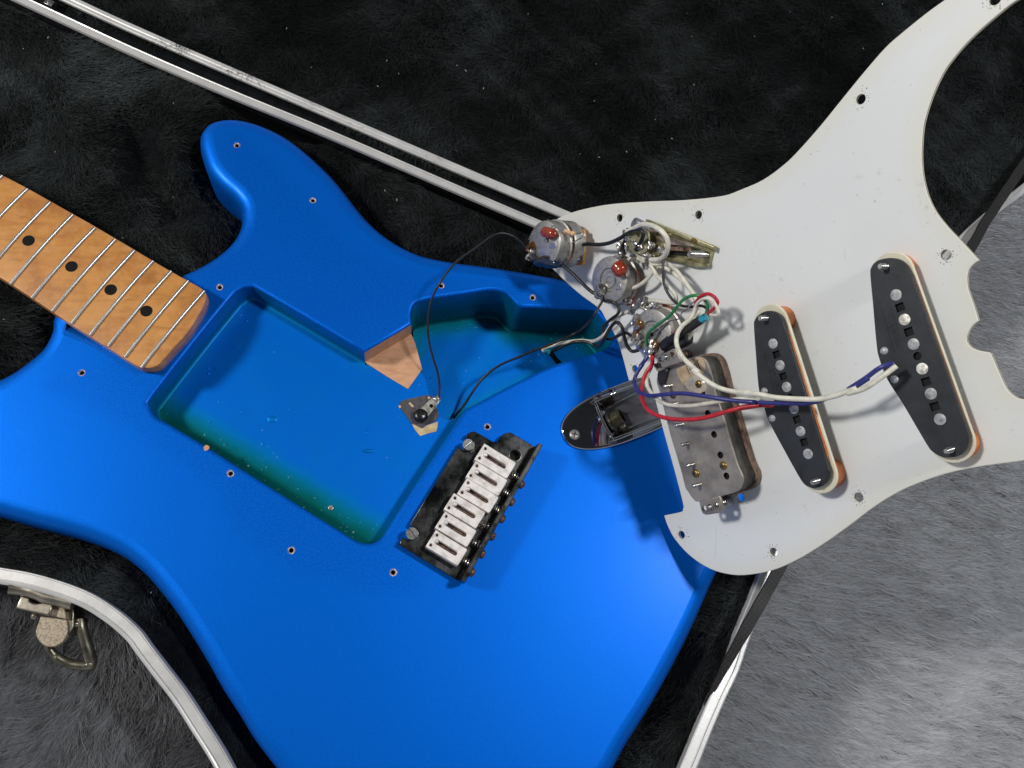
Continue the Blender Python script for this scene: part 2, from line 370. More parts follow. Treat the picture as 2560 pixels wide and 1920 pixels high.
M['tape'] = simple('worn_black_tape', (.035, .032, .028), .6, 0, .5, 250, .6, 400, dirt=(.10, .09, .075)); M['tapeclean'] = simple('black_tape', (.014, .014, .017), .35, 0, .3, 300, .4, 300)
M['bobbin'] = simple('brown_bobbin', (.22, .14, .10), .5, 0, .4, 300); M['paper'] = simple('tan_paper_label', (.48, .36, .23), .7, 0, .2, 200); M['ink'] = simple('label_ink', (.10, .09, .08), .7)
M['wblack'] = simple('black_wire', (.016, .015, .016), .38, 0, .25, 500, .4, 600); M['wwhite'] = simple('white_wire', (.72, .69, .58), .4, 0, .15, 260, .25, 500); M['wred'] = simple('red_wire', (.50, .015, .03), .3, 0, .15, 300)
M['wblue'] = simple('blue_wire', (.03, .035, .20), .3, 0, .15, 300); M['wgreen'] = simple('green_wire', (.03, .20, .06), .35, 0, .15, 300); M['cyan'] = simple('cyan_foil', (.05, .45, .60), .2, .5)
M['shrink'] = simple('dark_blue_shrink_tube', (.008, .022, .05), .2, 0, .2, 200, coat=.5)
M['felt'] = simple('charcoal_paper', (.085, .078, .085), .85, 0, .25, 500, .5, 900); M['masking'] = simple('masking_paper', (.62, .47, .26), .8, 0, .15, 300)
M['lug'] = simple('tinned_lug', (.62, .60, .52), .35, .85, .35, 300, .3, 600)
def alu():
    m, N, L, b = nt('worn_aluminium'); g = noise(N, L, 55, 5, .65); h = noise(N, L, 700, 4, .7)
    c = mixc(N, L, g, (.60, .585, .565), (.76, .75, .73)); c = mixc(N, L, math_(N, L, 'MULTIPLY', math_(N, L, 'GREATER_THAN', h, .72), .2), c, (.36, .32, .28))
    L.new(c, b.inputs['Base Color']); b.inputs['Metallic'].default_value = .35; L.new(ramp(N, L, g, [(.3, (.30,)*3), (.7, (.48,)*3)]), b.inputs['Roughness']); bump(N, L, h, b, .2, .0002); return m
M['alu'] = alu()
M['gold'] = simple('pale_brass_latch', (.42, .38, .31), .32, .9, .2, 120, .15, 500); M['speck'] = simple('speckled_tongue', (.36, .31, .24), .5, .35, .3, 900, .3, 1200, dirt=(.22, .15, .08)); M['gold2'] = simple('dark_latch_side', (.26, .24, .18), .35, .9, .3, 200)
M['lining'] = simple('black_plush_backing', (.006, .007, .008), .95, 0, .3, 200, spec=.1)
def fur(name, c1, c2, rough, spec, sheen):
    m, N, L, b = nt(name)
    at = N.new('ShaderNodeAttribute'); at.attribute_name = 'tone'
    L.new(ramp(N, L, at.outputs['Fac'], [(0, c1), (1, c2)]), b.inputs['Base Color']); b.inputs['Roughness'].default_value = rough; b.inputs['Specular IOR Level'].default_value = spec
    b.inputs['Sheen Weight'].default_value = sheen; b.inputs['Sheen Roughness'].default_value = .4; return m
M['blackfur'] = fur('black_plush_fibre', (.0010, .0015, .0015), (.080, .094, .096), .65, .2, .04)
M['greyfur'] = fur('grey_plush_fibre', (.022, .023, .026), (.60, .61, .64), .44, .5, .1)
M['shadedfur'] = fur('shaded_plush_fibre', (.008, .009, .010), (.34, .35, .38), .50, .35, .05)  # darker copy of the grey fibre, shade painted in for the lower-left blanket
M['greybase'] = simple('grey_blanket_backing', (.05, .052, .057), .9)
def webbing():
    m, N, L, b = nt('black_webbing'); w1 = N.new('ShaderNodeTexChecker'); w1.inputs['Scale'].default_value = 700; tc = N.new('ShaderNodeTexCoord'); L.new(tc.outputs['Object'], w1.inputs['Vector'])
    L.new(mixc(N, L, w1.outputs['Fac'], (.005, .005, .006), (.020, .017, .016)), b.inputs['Base Color']); b.inputs['Roughness'].default_value = .55; bump(N, L, w1.outputs['Fac'], b, 1, .0005); return m
M['web'] = webbing()
M['tolex'] = simple('black_case_shell', (.015, .015, .016), .6, 0, .2, 300, .4, 700)

# ================================================================== CASE, LINING, BLANKET
def sines(seed, scale, n=7):
    r = np.random.default_rng(seed); k = r.normal(0, 1, (n, 2))/scale; ph = r.uniform(0, 6.28, n); a = r.uniform(.5, 1, n); a /= a.sum()
    def f(q): return sum(a[i]*np.sin(q@k[i]+ph[i]) for i in range(n))
    return f
def wpoly(pts, z, n=4): return ccw(fpoly(B, pts, z, n))
ZR = -6.0
base_px = [(-420, -350, 1), (-300, -133), (16, 5), (293, 132), (586, 256), (821, 352), (1002, 434), (1182, 513), (1363, 595), (1600, 690), (1850, 790), (1980, 870), (2035, 980), (2025, 1120), (1990, 1250), (1933, 1380), (1860, 1560), (1722, 1890), (1600, 2150), (1300, 2420), (900, 2420), (720, 2160), (586, 1925), (505, 1799), (456, 1722), (407, 1660), (358, 1596), (326, 1560), (293, 1527), (244, 1498), (195, 1475), (130, 1454), (65, 1438), (0, 1425), (-150, 1400), (-420, 1360, 1)]
lid_px = [(-420, -330, 1), (-300, -190), (156, -6), (208, 13), (293, 53), (423, 103), (586, 171), (720, 227), (821, 276), (1002, 362), (1182, 440), (1400, 533), (1700, 654), (2000, 790), (2140, 820), (2290, 725), (2390, 598), (2448, 538), (2500, 496), (2552, 452), (2700, 330), (2900, 120), (2950, -450, 1), (-420, -450, 1)]
base_poly = wpoly(base_px, ZR); lid_poly = wpoly(lid_px, ZR)
body_px = [(502, 358), (505, 344), (522, 323), (547, 312), (576, 308), (610, 311), (648, 321), (691, 339), (729, 361), (764, 388), (801, 421), (833, 453), (865, 492), (894, 530), (923, 563), (958, 594), (995, 619), (1033, 638), (1068, 650), (1131, 662), (1193, 670), (1256, 679), (1335, 692), (1413, 709), (1485, 748), (1600, 812), (1700, 880), (1790, 965), (1850, 1055), (1878, 1150), (1874, 1240), (1840, 1340), (1784, 1440), (1735, 1550), (1693, 1637), (1630, 1752), (1560, 1864), (1500, 1965), (1380, 2085), (1200, 2160), (1000, 2155), (850, 2095), (760, 2010), (694, 1923), (640, 1852), (602, 1790), (560, 1725), (527, 1666), (488, 1601), (446, 1536), (407, 1484), (368, 1439), (326, 1403), (286, 1380), (231, 1357), (174, 1339), (116, 1324), (58, 1308), (0, 1291), (-120, 1255), (-270, 1200), (-380, 1130), (-420, 1060), (-380, 1005), (-280, 985), (-150, 990), (-60, 976), (0, 957), (42, 936), (65, 920), (91, 900), (114, 878), (129, 852), (136, 830), (137, 812), (142, 796, 1), (300, 860, 1), (440, 720, 1), (460, 694, 1), (489, 682), (524, 663), (553, 643), (576, 622), (592, 601), (603, 577), (606, 553), (602, 529), (584, 506), (561, 486), (541, 466), (522, 440), (511, 411), (503, 381)]
ZB = -9.0
body_poly = ccw(fpoly(B, body_px, ZB, 4))
nse1, nse2, nse3 = sines(3, 22), sines(5, 60), sines(9, 9)
def base_h(q):
    d = dist_to(q, body_poly); ins = inside(q, body_poly); dr = dist_to(q, base_poly)
    h = -11-17*np.exp(-(d/13.)**2)+4*nse1(q)+2.0*nse3(q)
    neck = np.array([B.loc(-300, 480, 0)[:2], B.loc(470, 790, 0)[:2]]); v = neck[1]-neck[0]; t = np.clip(((q-neck[0])@v)/(v@v), 0, 1); dn = np.linalg.norm(q-(neck[0]+t[:, None]*v), axis=1)
    h -= 12*np.exp(-(dn/26.)**4)
    pit = B.loc(350, 360, -10)[:2]; dp = q-pit; ang = .9; u = dp[:, 0]*math.cos(ang)-dp[:, 1]*math.sin(ang); w = dp[:, 0]*math.sin(ang)+dp[:, 1]*math.cos(ang)
    pa = B.loc(300, 310, -10)[:2]; pb = B.loc(420, 500, -10)[:2]; v = pb-pa; t = np.clip(((q-pa)@v)/(v@v), 0, 1); dd = np.linalg.norm(q-(pa+t[:, None]*v), axis=1)
    h -= 17*np.exp(-(dd/11.)**2)
    h = np.where(dr < 8, np.minimum(h, ZR-5-.2*dr), h); h = np.where(ins, -44, h)
    return h
def lid_h(q):
    h = -16+5*nse2(q)+4.0*nse1(q*1.2+40)+2.2*nse3(q); dr = dist_to(q, lid_poly)
    h = h-9*np.exp(-(dr/12.)**2)*0+np.where(dr < 12, (12-dr)*.22, 0); return np.minimum(h, ZR-.8)
def sheet(name, poly, hf, step, mat, parent, kind=None):
    v, f = cap(poly[::2] if len(poly) > 160 else poly, grid=step)
    z = hf(v); mb = MB(); mb.v = [(a, b, c) for (a, b), c in zip(v, z)]; mb.f = [tuple(t) for t in f]; mb.m = [0]*len(f)
    return mb.build(name, mat, parent, kind=kind)
def pile(name, roots, dirs, lens, widths, tone, mat, parent=None, segs=3, seed=1, droop=1.0):
    """tapered, bent fibres, one mesh"""
    n = len(roots); r = np.random.default_rng(seed)
    side = np.cross(dirs, np.array((0, 0, 1.)))+r.normal(0, .25, (n, 3)); side /= np.linalg.norm(side, axis=1, keepdims=True)
    bend = r.normal(0, .22, (n, 3)); bend[:, 2] = -r.uniform(.15, .55, n)*droop
    ks = np.linspace(0, 1, segs+1); V = []; T = []
    for k in ks[:-1]:
        c = roots+dirs*(lens*k)[:, None]+bend*(lens*k*k)[:, None]; w = side*(widths*(1-.55*k)/2)[:, None]; V += [c-w, c+w]
    V.append(roots+dirs*lens[:, None]+bend*lens[:, None]); V = np.stack(V, 1)
    per = V.shape[1]; base = (np.arange(n)*per)[:, None]; quads = []; 
    for s in range(segs-1): quads.append(base+np.array((2*s, 2*s+1, 2*s+3, 2*s+2)))
    quads = np.concatenate(quads, 1).reshape(-1, 4); tris = base+np.array((2*segs-2, 2*segs-1, 2*segs))
    me = bpy.data.meshes.new(name); co = (V.reshape(-1, 3)*MM).astype(np.float32); nq, n3 = len(quads), len(tris)
    me.vertices.add(len(co)); me.vertices.foreach_set('co', co.ravel()); idx = np.concatenate((quads.ravel(), tris.ravel())).astype(np.int32)
    me.loops.add(len(idx)); me.loops.foreach_set('vertex_index', idx); me.polygons.add(nq+n3)
    me.polygons.foreach_set('loop_start', np.concatenate((np.arange(nq)*4, nq*4+np.arange(n3)*3)).astype(np.int32))
    me.update(calc_edges=True)
    me.polygons.foreach_set('use_smooth', np.ones(nq+n3, bool))
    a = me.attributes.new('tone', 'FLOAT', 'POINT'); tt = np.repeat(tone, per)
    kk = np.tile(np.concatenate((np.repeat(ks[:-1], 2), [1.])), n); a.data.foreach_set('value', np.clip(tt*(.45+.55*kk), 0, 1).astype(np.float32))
    me.materials.append(mat); o = bpy.data.objects.new(name, me); COL.objects.link(o); o['kind'] = 'stuff'
    if parent: o.parent = parent
    return o
def scatter(poly, dens, bounds=None):
    lo, hi = poly.min(0), poly.max(0)
    if bounds is not None: lo = np.maximum(lo, bounds[0]); hi = np.minimum(hi, bounds[1])
    n = int((hi[0]-lo[0])*(hi[1]-lo[1])*dens); q = rng.uniform(lo, hi, (n, 2)); return q[inside(q, poly)]
def dirfield(q, a0, amp, tilt, seed, jit):
    f = sines(seed, 16); g = sines(seed+1, 45); s = sines(seed+2, 7); n = len(q)
    a = a0+amp*(g(q)*1.6+f(q)*1.0+s(q)*(1.0 if amp > 1 else .5))+rng.normal(0, jit, n); t = tilt*(1+.5*f(q[:, ::-1]))+rng.normal(0, jit*.4, n); t = np.clip(t, .05, 1.5)
    return np.stack((np.cos(a)*np.cos(t), np.sin(a)*np.cos(t), np.sin(t)), 1)

case = thing('guitar_case', 'open hard guitar case lined in black plush with silver metal edges, holding the blue guitar', 'guitar case')
lining = sheet('lining', base_poly, base_h, 4.5, M['lining'], case)
lid_lining = sheet('lid_lining', lid_poly, lid_h, 6, M['lining'], case)
# picture bounds at lining level keep fibres where they can be seen
vb = [B.loc(x, y, -20)[:2] for x, y in ((-60, -60), (2620, -60), (2620, 1980), (-60, 1980))]; view_poly = ccw(np.array(vb))
def fibres(parent, name, poly, hf, dens, L, wd, a0, seed, skip=None, tilt=.75):
    q = scatter(poly, dens, (view_poly.min(0), view_poly.max(0))); q = q[inside(q, view_poly)]
    if skip is not None: q = q[~inside(q, skip)]
    z = hf(q); d = dirfield(q, a0, 1.5, tilt, seed, .32); n = len(q)
    tn = np.clip(.33+.45*sines(seed+5, 11)(q)+.5*sines(seed+8, 34)(q)+.3*sines(seed+9, 4)(q)+rng.normal(0, .13, n), 0, 1)**1.5
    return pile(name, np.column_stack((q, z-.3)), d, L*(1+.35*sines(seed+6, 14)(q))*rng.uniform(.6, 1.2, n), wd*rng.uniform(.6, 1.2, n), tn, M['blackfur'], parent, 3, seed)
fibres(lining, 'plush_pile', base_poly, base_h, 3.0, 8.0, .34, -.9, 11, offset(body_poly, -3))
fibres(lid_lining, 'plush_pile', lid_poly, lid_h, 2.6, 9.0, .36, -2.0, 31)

q = scatter(view_poly, .0005); ql = q[inside(q, lid_poly)|(inside(q, base_poly)&~inside(q, offset(body_poly, 4)))]
M['lint'] = simple('pale_lint', (.55, .55, .50), .8)
for nm_, pl_, hf_, par_ in (('lint', base_poly, base_h, lining), ('lint', lid_poly, lid_h, lid_lining)):
    k = ql[inside(ql, pl_)]; 
    if len(k):
        z = hf_(k); an = rng.uniform(0, 6.28, len(k)); mb = MB()
        for (x, y), zz, t in zip(k, z, an): L_ = rng.uniform(.3, 1.5); mb.tube([(x, y, zz+5.2), (x+L_*math.cos(t)*.5, y+L_*math.sin(t)*.5, zz+5.5), (x+L_*math.cos(t+.4), y+L_*math.sin(t+.4), zz+5.3)], rng.uniform(.08, .2), 5)
        mb.build(nm_, M['lint'], par_, kind='stuff')
def rail(name, px, w, prof, z, parent, n=6, closed=False):
    c = [B.loc(p[0], p[1], z)[:2] for p in catmull(px, n)]; m = len(c); mb = MB(); rr = []
    for i in range(m):
        t = unit(c[min(i+1, m-1)]-c[max(i-1, 0)]); nn = np.array((-t[1], t[0])); rr.append([(c[i][0]+nn[0]*s*w/2, c[i][1]+nn[1]*s*w/2, z+h) for s, h in prof])
    mb.rings(rr, flip=True, caps=True); return mb.build(name, M['alu'], parent, angle=30)
bead = [(-1, -6), (-1, -.9), (-.88, -.2), (-.70, .15), (-.52, -.1), (-.46, -.75), (-.40, -.8), (-.36, -.15), (.72, 0), (.78, -.5), (.82, -.1), (.93, -.1), (1, -.8), (1, -6)]
beadr = [(-a, b) for a, b in bead][::-1]
rail('hinge_rail', [(-300, -172), (-100, -75), (60, 0), (320, 121), (570, 229), (821, 332), (1182, 488), (1550, 645), (1750, 728)], 5.7, [(a, max(b, -2.2)) for a, b in beadr], ZR, case)
rail('lid_rail', [(-300, -228), (-100, -132), (60, -57), (308, 59), (586, 180), (821, 281), (1182, 436), (1550, 592), (1750, 676)], 5.6, [(-1, -2.2), (-1, -.6), (-.75, 0), (-.3, -.1), (-.1, -.5), (.1, -.1), (.8, -.1), (1, -.6), (1, -2.2)], ZR, case)
rail('lid_rail', [(2050, 905), (2180, 855), (2300, 718), (2404, 603), (2455, 553), (2508, 509), (2560, 470), (2720, 335), (2930, 120)], 5.6, [(-1, -6), (-1, -.4), (-.7, 0), (.1, -.1), (.2, -.6), (.35, -.1), (.8, 0), (1, -.5), (1, -6)], ZR, case)
rail('base_rail', [(-420, 1378), (-150, 1416), (0, 1439), (73, 1452), (147, 1473), (211, 1498), (260, 1527), (301, 1558), (334, 1590), (355, 1619), (399, 1677), (448, 1741), (497, 1817), (542, 1888), (600, 1990), (740, 2200), (920, 2450)], 7.6, bead, ZR, case)
rail('base_rail', [(1950, 1170), (1960, 1280), (1947, 1360), (1912, 1455), (1889, 1513), (1858, 1590), (1831, 1669), (1798, 1738), (1761, 1824), (1722, 1920), (1630, 2130), (1540, 2320)], 7.8, [(-1, -6), (-1, -.6), (-.85, -.05), (.05, 0), (.12, -1.0), (.3, -1.0), (.36, -.1), (.8, .15), (1, -.4), (1, -6)][::1], ZR, case)
# dark hinge strip between the two rails with its riveted ends
hb = MB(); hb.prism([B.loc(x, y, -11)[:2] for x, y in ((-300, -215), (160, -5), (586, 180), (1002, 365), (1420, 545), (1760, 690), (1740, 745), (1400, 595), (1002, 425), (586, 250), (100, 40), (-300, -150))], -16, -13)
hb.build('hinge_strip', M['lining'], case)
for px, py in ((121, 3), (1376, 556)):
    k = MB(); c = B.loc(px, py, ZR); t = unit(B.loc(px+50, py+22, ZR)[:2]-c[:2]); nn = np.array((-t[1], t[0])); k.box(c, t*2.6, nn*2.0, -11, ZR-.6, .4); k.cyl((c[0], c[1]), 1.0, ZR-.7, ZR-.1, .3); k.build('hinge_clip', M['screwsteel'], case)
# shell walls below the rails
def wall(px, mat, name, z0=-84, z1=-11, th=3):
    c = [B.loc(p[0], p[1], ZR)[:2] for p in catmull(px, 4)]; m = len(c); mb = MB(); rr = []
    for i in range(m):
        t = unit(c[min(i+1, m-1)]-c[max(i-1, 0)]); nn = np.array((-t[1], t[0])); rr.append([(c[i][0]+nn[0]*s, c[i][1]+nn[1]*s, h) for s, h in ((-th, z0), (-th, z1), (th*.4, z1), (th*.4, z0))])
    mb.rings(rr, flip=True, caps=True); return mb.build(name, mat, case)
wall([(-420, 1378), (-150, 1416), (0, 1439), (147, 1473), (260, 1527), (334, 1590), (399, 1677), (497, 1817), (600, 1990), (740, 2200), (920, 2450), (1300, 2600), (1540, 2320), (1722, 1920), (1831, 1669), (1947, 1360), (1950, 1170), (2050, 905), (2180, 855), (2300, 718), (2404, 603), (2508, 509), (2720, 335), (2930, 120)], M['tolex'], 'shell')

# strap joining case and lid
def strap():
    ctl = [(1762, 1765, -9), (1800, 1690, -4.5), (1866, 1570, 2), (1935, 1446, 6), (2060, 1210, 14), (2250, 900, 16), (2420, 632, 6), (2462, 558, 2), (2515, 478, -1), (2562, 408, -2), (2640, 300, -5)]
    pts = [B.loc(*p) for p in ctl]; pts = catmull(pts, 8); m = len(pts); rr = []
    for i in range(m):
        t = unit(pts[min(i+1, m-1)]-pts[max(i-1, 0)]); s = unit(np.cross(t, (0, 0, 1.))); u = np.cross(s, t); w = 3.3*(.25+.75*min(1, i/16)); k = .25*math.sin(i*1.3)
        rr.append([pts[i]+s*w+u*k, pts[i]+s*(w-.4)+u*(k+.8), pts[i]-s*(w-.4)+u*(.8-k), pts[i]-s*w-u*k, pts[i]-s*(w-.4)-u*.6, pts[i]+s*(w-.4)-u*.6])
    mb = MB(); mb.rings(rr, caps=True); return mb.build('lid_strap', M['web'], case, label='black woven lid strap with shiny edge threads')
st = strap()

# latch hanging outside the lower left rail
latch = MB(); latch.tube([B.loc(*p) for p in catmull(P('s5', (140, 410, -9), (300, 425, -10), (480, 460, -10), (700, 545, -10), (900, 590, -10), (1090, 640, -10)), 5)], 3.3, 10)
latch = latch.build('latch', M['gold'], case)
k = MB(); k.prism(fpoly(B, P('s5', (305, 525, 1), (430, 555, 1), (440, 610), (540, 645), (640, 625), (660, 630, 1), (790, 652, 1), (722, 832, 1), (228, 712, 1)), -13, 3), -24, -13, .8)
k.build('latch_housing', M['gold'], latch)
k = MB(); k.prism(fpoly(B, P('s5', (800, 640, 1), (965, 700, 1), (985, 880, 1), (740, 830, 1)), -16, 2), -30, -16, .6); k.build('latch_side', M['speck'], latch)
k = MB(); k.prism(fpoly(B, P('s5', (960, 690, 1), (1105, 690, 1), (1090, 880), (1085, 1000), (1010, 1110, 1), (985, 880, 1)), -19, 2), -34, -19, .5); k.build('latch_bracket', M['gold2'], latch)
k = MB(); k.prism(fpoly(B, P('s5', (600, 835, 1), (985, 880, 1), (1003, 1000), (990, 1110), (930, 1210), (830, 1275), (730, 1290), (630, 1250), (550, 1160), (528, 1060), (560, 950)), -18, 4), -21, -18, .5); k.build('latch_tongue', M['speck'], latch)
k = MB(); k.tube([B.loc(*p) for p in catmull(P('s5', (1200, 880, -24), (1210, 1000, -24), (1260, 1180, -26), (1320, 1380, -28), (1350, 1500, -30), (1310, 1560, -30), (1150, 1555, -30), (1000, 1525, -30), (860, 1450, -29), (760, 1350, -28), (715, 1240, -27)), 6)], [3.0]*30+[2.4]*20+[2.0]*11, 10); k.build('latch_bail', M['gold2'], latch)
k = MB(); k.blob(B.loc(*P('s5', (515, 830, -22))[0]), 1.9, 12, 0); k.build('rivet', M['gold'], latch)
k = MB(); k.blob(B.loc(*P('s5', (1140, 945, -22))[0]), 1.7, 12, 0); k.tube([B.loc(*p) for p in P('s5', (1040, 890, -23), (1200, 945, -23))], .9, 8); k.build('rivet', M['gold'], latch)

# grey plush blanket under everything
ZBL = -84.0
blanket = thing('plush_blanket', 'long haired grey plush blanket spread beneath the open guitar case', 'blanket')
f1, f2, f3 = sines(51, 50), sines(53, 18), sines(57, 90)
def bl_h(q): return ZBL-6+5*f1(q)+1.2*f2(q)+4*f3(q)
bp = ccw(np.array([B.loc(x, y, ZBL)[:2] for x, y in ((-700, -700), (3300, -700), (3300, 2700), (-700, 2700))]))
sheet('backing', bp, bl_h, 9, M['greybase'], blanket)
bview = ccw(np.array([B.loc(x, y, ZBL)[:2] for x, y in ((-60, -60), (2630, -60), (2630, 1990), (-60, 1990))]))
_ra, _rb = B.loc(2640, 1450, ZBL)[:2], B.loc(2130, 1960, ZBL)[:2]
def blk(poly_px, a0, amp, tilt, seed, dens, L, wd, jit, t0, clump):
    poly = ccw(np.array([B.loc(x, y, ZBL)[:2] for x, y in poly_px])); q = scatter(poly, dens); q = q[inside(q, bview)]
    # fibres gather into locks: pull roots' tips to lock centres
    v = _rb-_ra; nn = np.array((-v[1], v[0]))/np.linalg.norm(v); sheen_band = np.exp(-(((q-_ra)@nn+7*f2(q)+8*f1(q))/17)**2)*(seed == 71)
    n = len(q); d = dirfield(q, a0, amp, tilt, seed, jit); d[:, 2] *= 1-.80*sheen_band
    lu, lv = (13.0, 1.05) if seed == 71 else (10.0, 2.2)      # long narrow locks lying along the nap
    am = np.arctan2(sines(seed+40, 60)(q)*.35+math.sin(a0), math.cos(a0)) if seed == 71 else a0+.9*sines(seed+40, 30)(q)
    u = q[:, 0]*math.cos(a0)+q[:, 1]*math.sin(a0)+1.5*f2(q[:, ::-1]); w = -q[:, 0]*math.sin(a0)+q[:, 1]*math.cos(a0)+1.2*f2(q)+.5*sines(seed+44, 5)(q)
    cv_ = np.floor(w/lv); uo = u+np.sin(cv_*78.233)*37.7; cell = np.stack((np.floor(uo/lu), cv_), 1)
    hsh = np.sin(cell[:, 0]*127.1+cell[:, 1]*311.7)*43758.5453; hsh -= np.floor(hsh); h2 = np.sin(cell[:, 0]*269.5+cell[:, 1]*183.3)*23421.63; h2 -= np.floor(h2)
    ln = L*rng.uniform(.7, 1.15, n); off = ((w/lv-cv_)-.5)*lv*clump/ln; d[:, 0] += off*math.sin(a0); d[:, 1] -= off*math.cos(a0)
    ang = (hsh-.5)*jit*2.4; dx = d[:, 0]*np.cos(ang)-d[:, 1]*np.sin(ang); dy = d[:, 0]*np.sin(ang)+d[:, 1]*np.cos(ang); d[:, 0] = dx; d[:, 1] = dy; ln = ln*(1-.2*(h2 < .15)); d[:, 2] = np.maximum(d[:, 2]*(.6+.8*h2), .08 if seed == 71 else .14)
    tn = np.clip(t0+(.75 if seed == 71 else .5)*(h2-.5)-.30*(h2 < .15)+.10*f2(q)+.22*sheen_band+rng.normal(0, .12, n), 0, 1)  # tone raised along the band: sheen highlight painted into the fibre colour
    return pile('plush_pile', np.column_stack((q, bl_h(q)+1.0)), d, ln, wd*rng.uniform(.6, 1.3, n), tn, M['greyfur' if seed == 71 else 'shadedfur'], blanket, 3, seed, .35 if seed == 71 else .8)
blk([(1660, 2000), (1790, 1560), (1900, 1300), (2080, 1000), (2330, 700), (2480, 480), (2720, 300), (2720, 2000)], -.24, .16, .36, 71, 5.0, 14, .40, .05, .66, 1.0)
blk([(-80, 1380), (280, 1500), (440, 1700), (620, 2000), (-80, 2000)], -1.75, .8, .45, 81, 6.5, 15, .32, .22, .34, 1.0)

# ================================================================== GUITAR
gtr = thing('electric_guitar', 'metallic blue electric guitar with maple neck and open routed cavities lying in the case', 'electric guitar')
ring = P('c10', (475, 735), (472, 650), (490, 590), (530, 555), (650, 525), (900, 490), (1060, 464), (1130, 462), (1190, 470), (1235, 492), (1280, 535), (1325, 580), (1365, 596), (1450, 598))+P('c1', (500, 1000), (750, 1010), (800, 1050), (860, 1120), (915, 1180), (948, 1230), (945, 1275), (915, 1330), (850, 1372), (700, 1430), (500, 1480), (300, 1555), (100, 1650))+P('c10', (1200, 1255), (1000, 1362), (905, 1412))
pool_a = [(1120, 1089), (1040, 1212), (975, 1315)]+[(957, 1341), (943, 1353), (920, 1359), (897, 1354), (870, 1340)]+[(700, 1234), (522, 1121), (420, 1059), (405, 1051), (389, 1042), (377, 1025), (373, 1009), (379, 992), (480, 862), (575, 745), (595, 726), (609, 718), (626, 716), (642, 721), (760, 790)]
hole_px = [(1029, 810, 1)]+[(x, y) for x, y in ring[1:-1]]+[(ring[-1][0], ring[-1][1], 1)]+[(x, y) for x, y in pool_a]+[(911, 880, 1)]
cav = ccw(fpoly(B, hole_px, 0, 4))
A_ = B.loc(1029, 810, 0)[:2]; C_ = B.loc(*ring[-1], 0)[:2]; W_ = B.loc(911, 880, 0)[:2]
screw_px = [(592, 363), (782, 501), (549, 718), (204, 932), (576, 1184), (728, 1376), (983, 1431), (1103, 714), (1332, 744), (1219, 1067)]
sh = [B.loc(x, y, 0)[:2] for x, y in screw_px]
ja = B.loc(*P('c2', (450, 1000))[0], 2)[:2]
jd = unit(B.loc(*P('c2', (1240, 690))[0], 2)[:2]-ja); jn = np.array((-jd[1], jd[0]))
# boat outline measured once: half length 44, half width 14.8
jc = ja+jd*41
bt = []
for t in np.linspace(0, 2*math.pi, 56, endpoint=False):
    cc, ss = math.cos(t), math.sin(t); bt.append(jc+jd*41.5*np.sign(cc)*abs(cc)**.82+jn*16.3*np.sign(ss)*abs(ss)**.82)
boat = ccw(np.array(bt))
qa = [B.loc(*p, 2)[:2] for p in P('c2', (757, 700), (900, 1008))]
mid = B.loc(*P('c2', (800, 860))[0], 2)[:2]; k0 = (mid-jc)@jd
def J(a, b): return jc+jd*a+jn*b
cw = 11.4; cup = [J(k0+1.5, cw)]+[J(k0, cw-1.8), J(k0-.6, 0), J(k0, -cw+1.8), J(k0+1.5, -cw), J(k0+24, -cw*1.0), J(k0+37, -cw*.9), J(k0+42, 0), J(k0+37, cw*.9), J(k0+24, cw*1.0)]
cup = ccw(np.array(catmull(cup, 5, True)))

mb = MB()
prof = [(-9, 0), (-6.6, -.28), (-4.6, -.95), (-2.9, -2.1), (-1.4, -4.0), (-.4, -6.4), (0, -9.0)]
top = offset(body_poly, -9); holes = [offset(cav, 1.9), offset(cup, .5)]+[circle(c, 1.75, 12, .16) for c in sh]
v, f = cap(top, holes, 7); mb.add([(p[0], p[1], 0) for p in v], f)
mb.rings([[(p[0], p[1], z) for p in offset(body_poly, d)] for d, z in prof]+[[(p[0], p[1], z) for p in offset(body_poly, d)] for d, z in ((0, -37), (-1.5, -41), (-5, -44), (-9, -45))], flip=True)
mb.rings([[(p[0], p[1], z) for p in offset(cav, d)] for d, z in ((1.9, 0), (1.2, -.09), (.65, -.30), (.2, -.75), (0, -1.2))])
body = mb.build('body', M['paint'], gtr, angle=50, label='metallic blue body with worn scratched top')
# area once covered by the pickguard kept its deeper colour
fade_px = [(592, 330), (700, 420), (820, 560), (960, 660), (1160, 700), (1360, 715), (1480, 790), (1500, 880), (1330, 960), (1270, 1040), (1230, 1100), (1130, 1110), (1010, 1330), (1060, 1450), (980, 1480), (860, 1462), (720, 1420), (600, 1330), (540, 1220), (400, 1120), (200, 1000), (100, 960), (300, 880), (500, 690), (620, 560), (560, 400)]
fp_ = ccw(fpoly(B, fade_px, 0, 3)); at = body.data.attributes.new('faded', 'FLOAT', 'POINT'); co = np.array([v.co[:2] for v in body.data.vertices])/MM
dd = dist_to(co, fp_)*np.where(inside(co, fp_), -1, 1); at.data.foreach_set('value', np.clip(.5+dd/6, 0, 1).astype(np.float32))
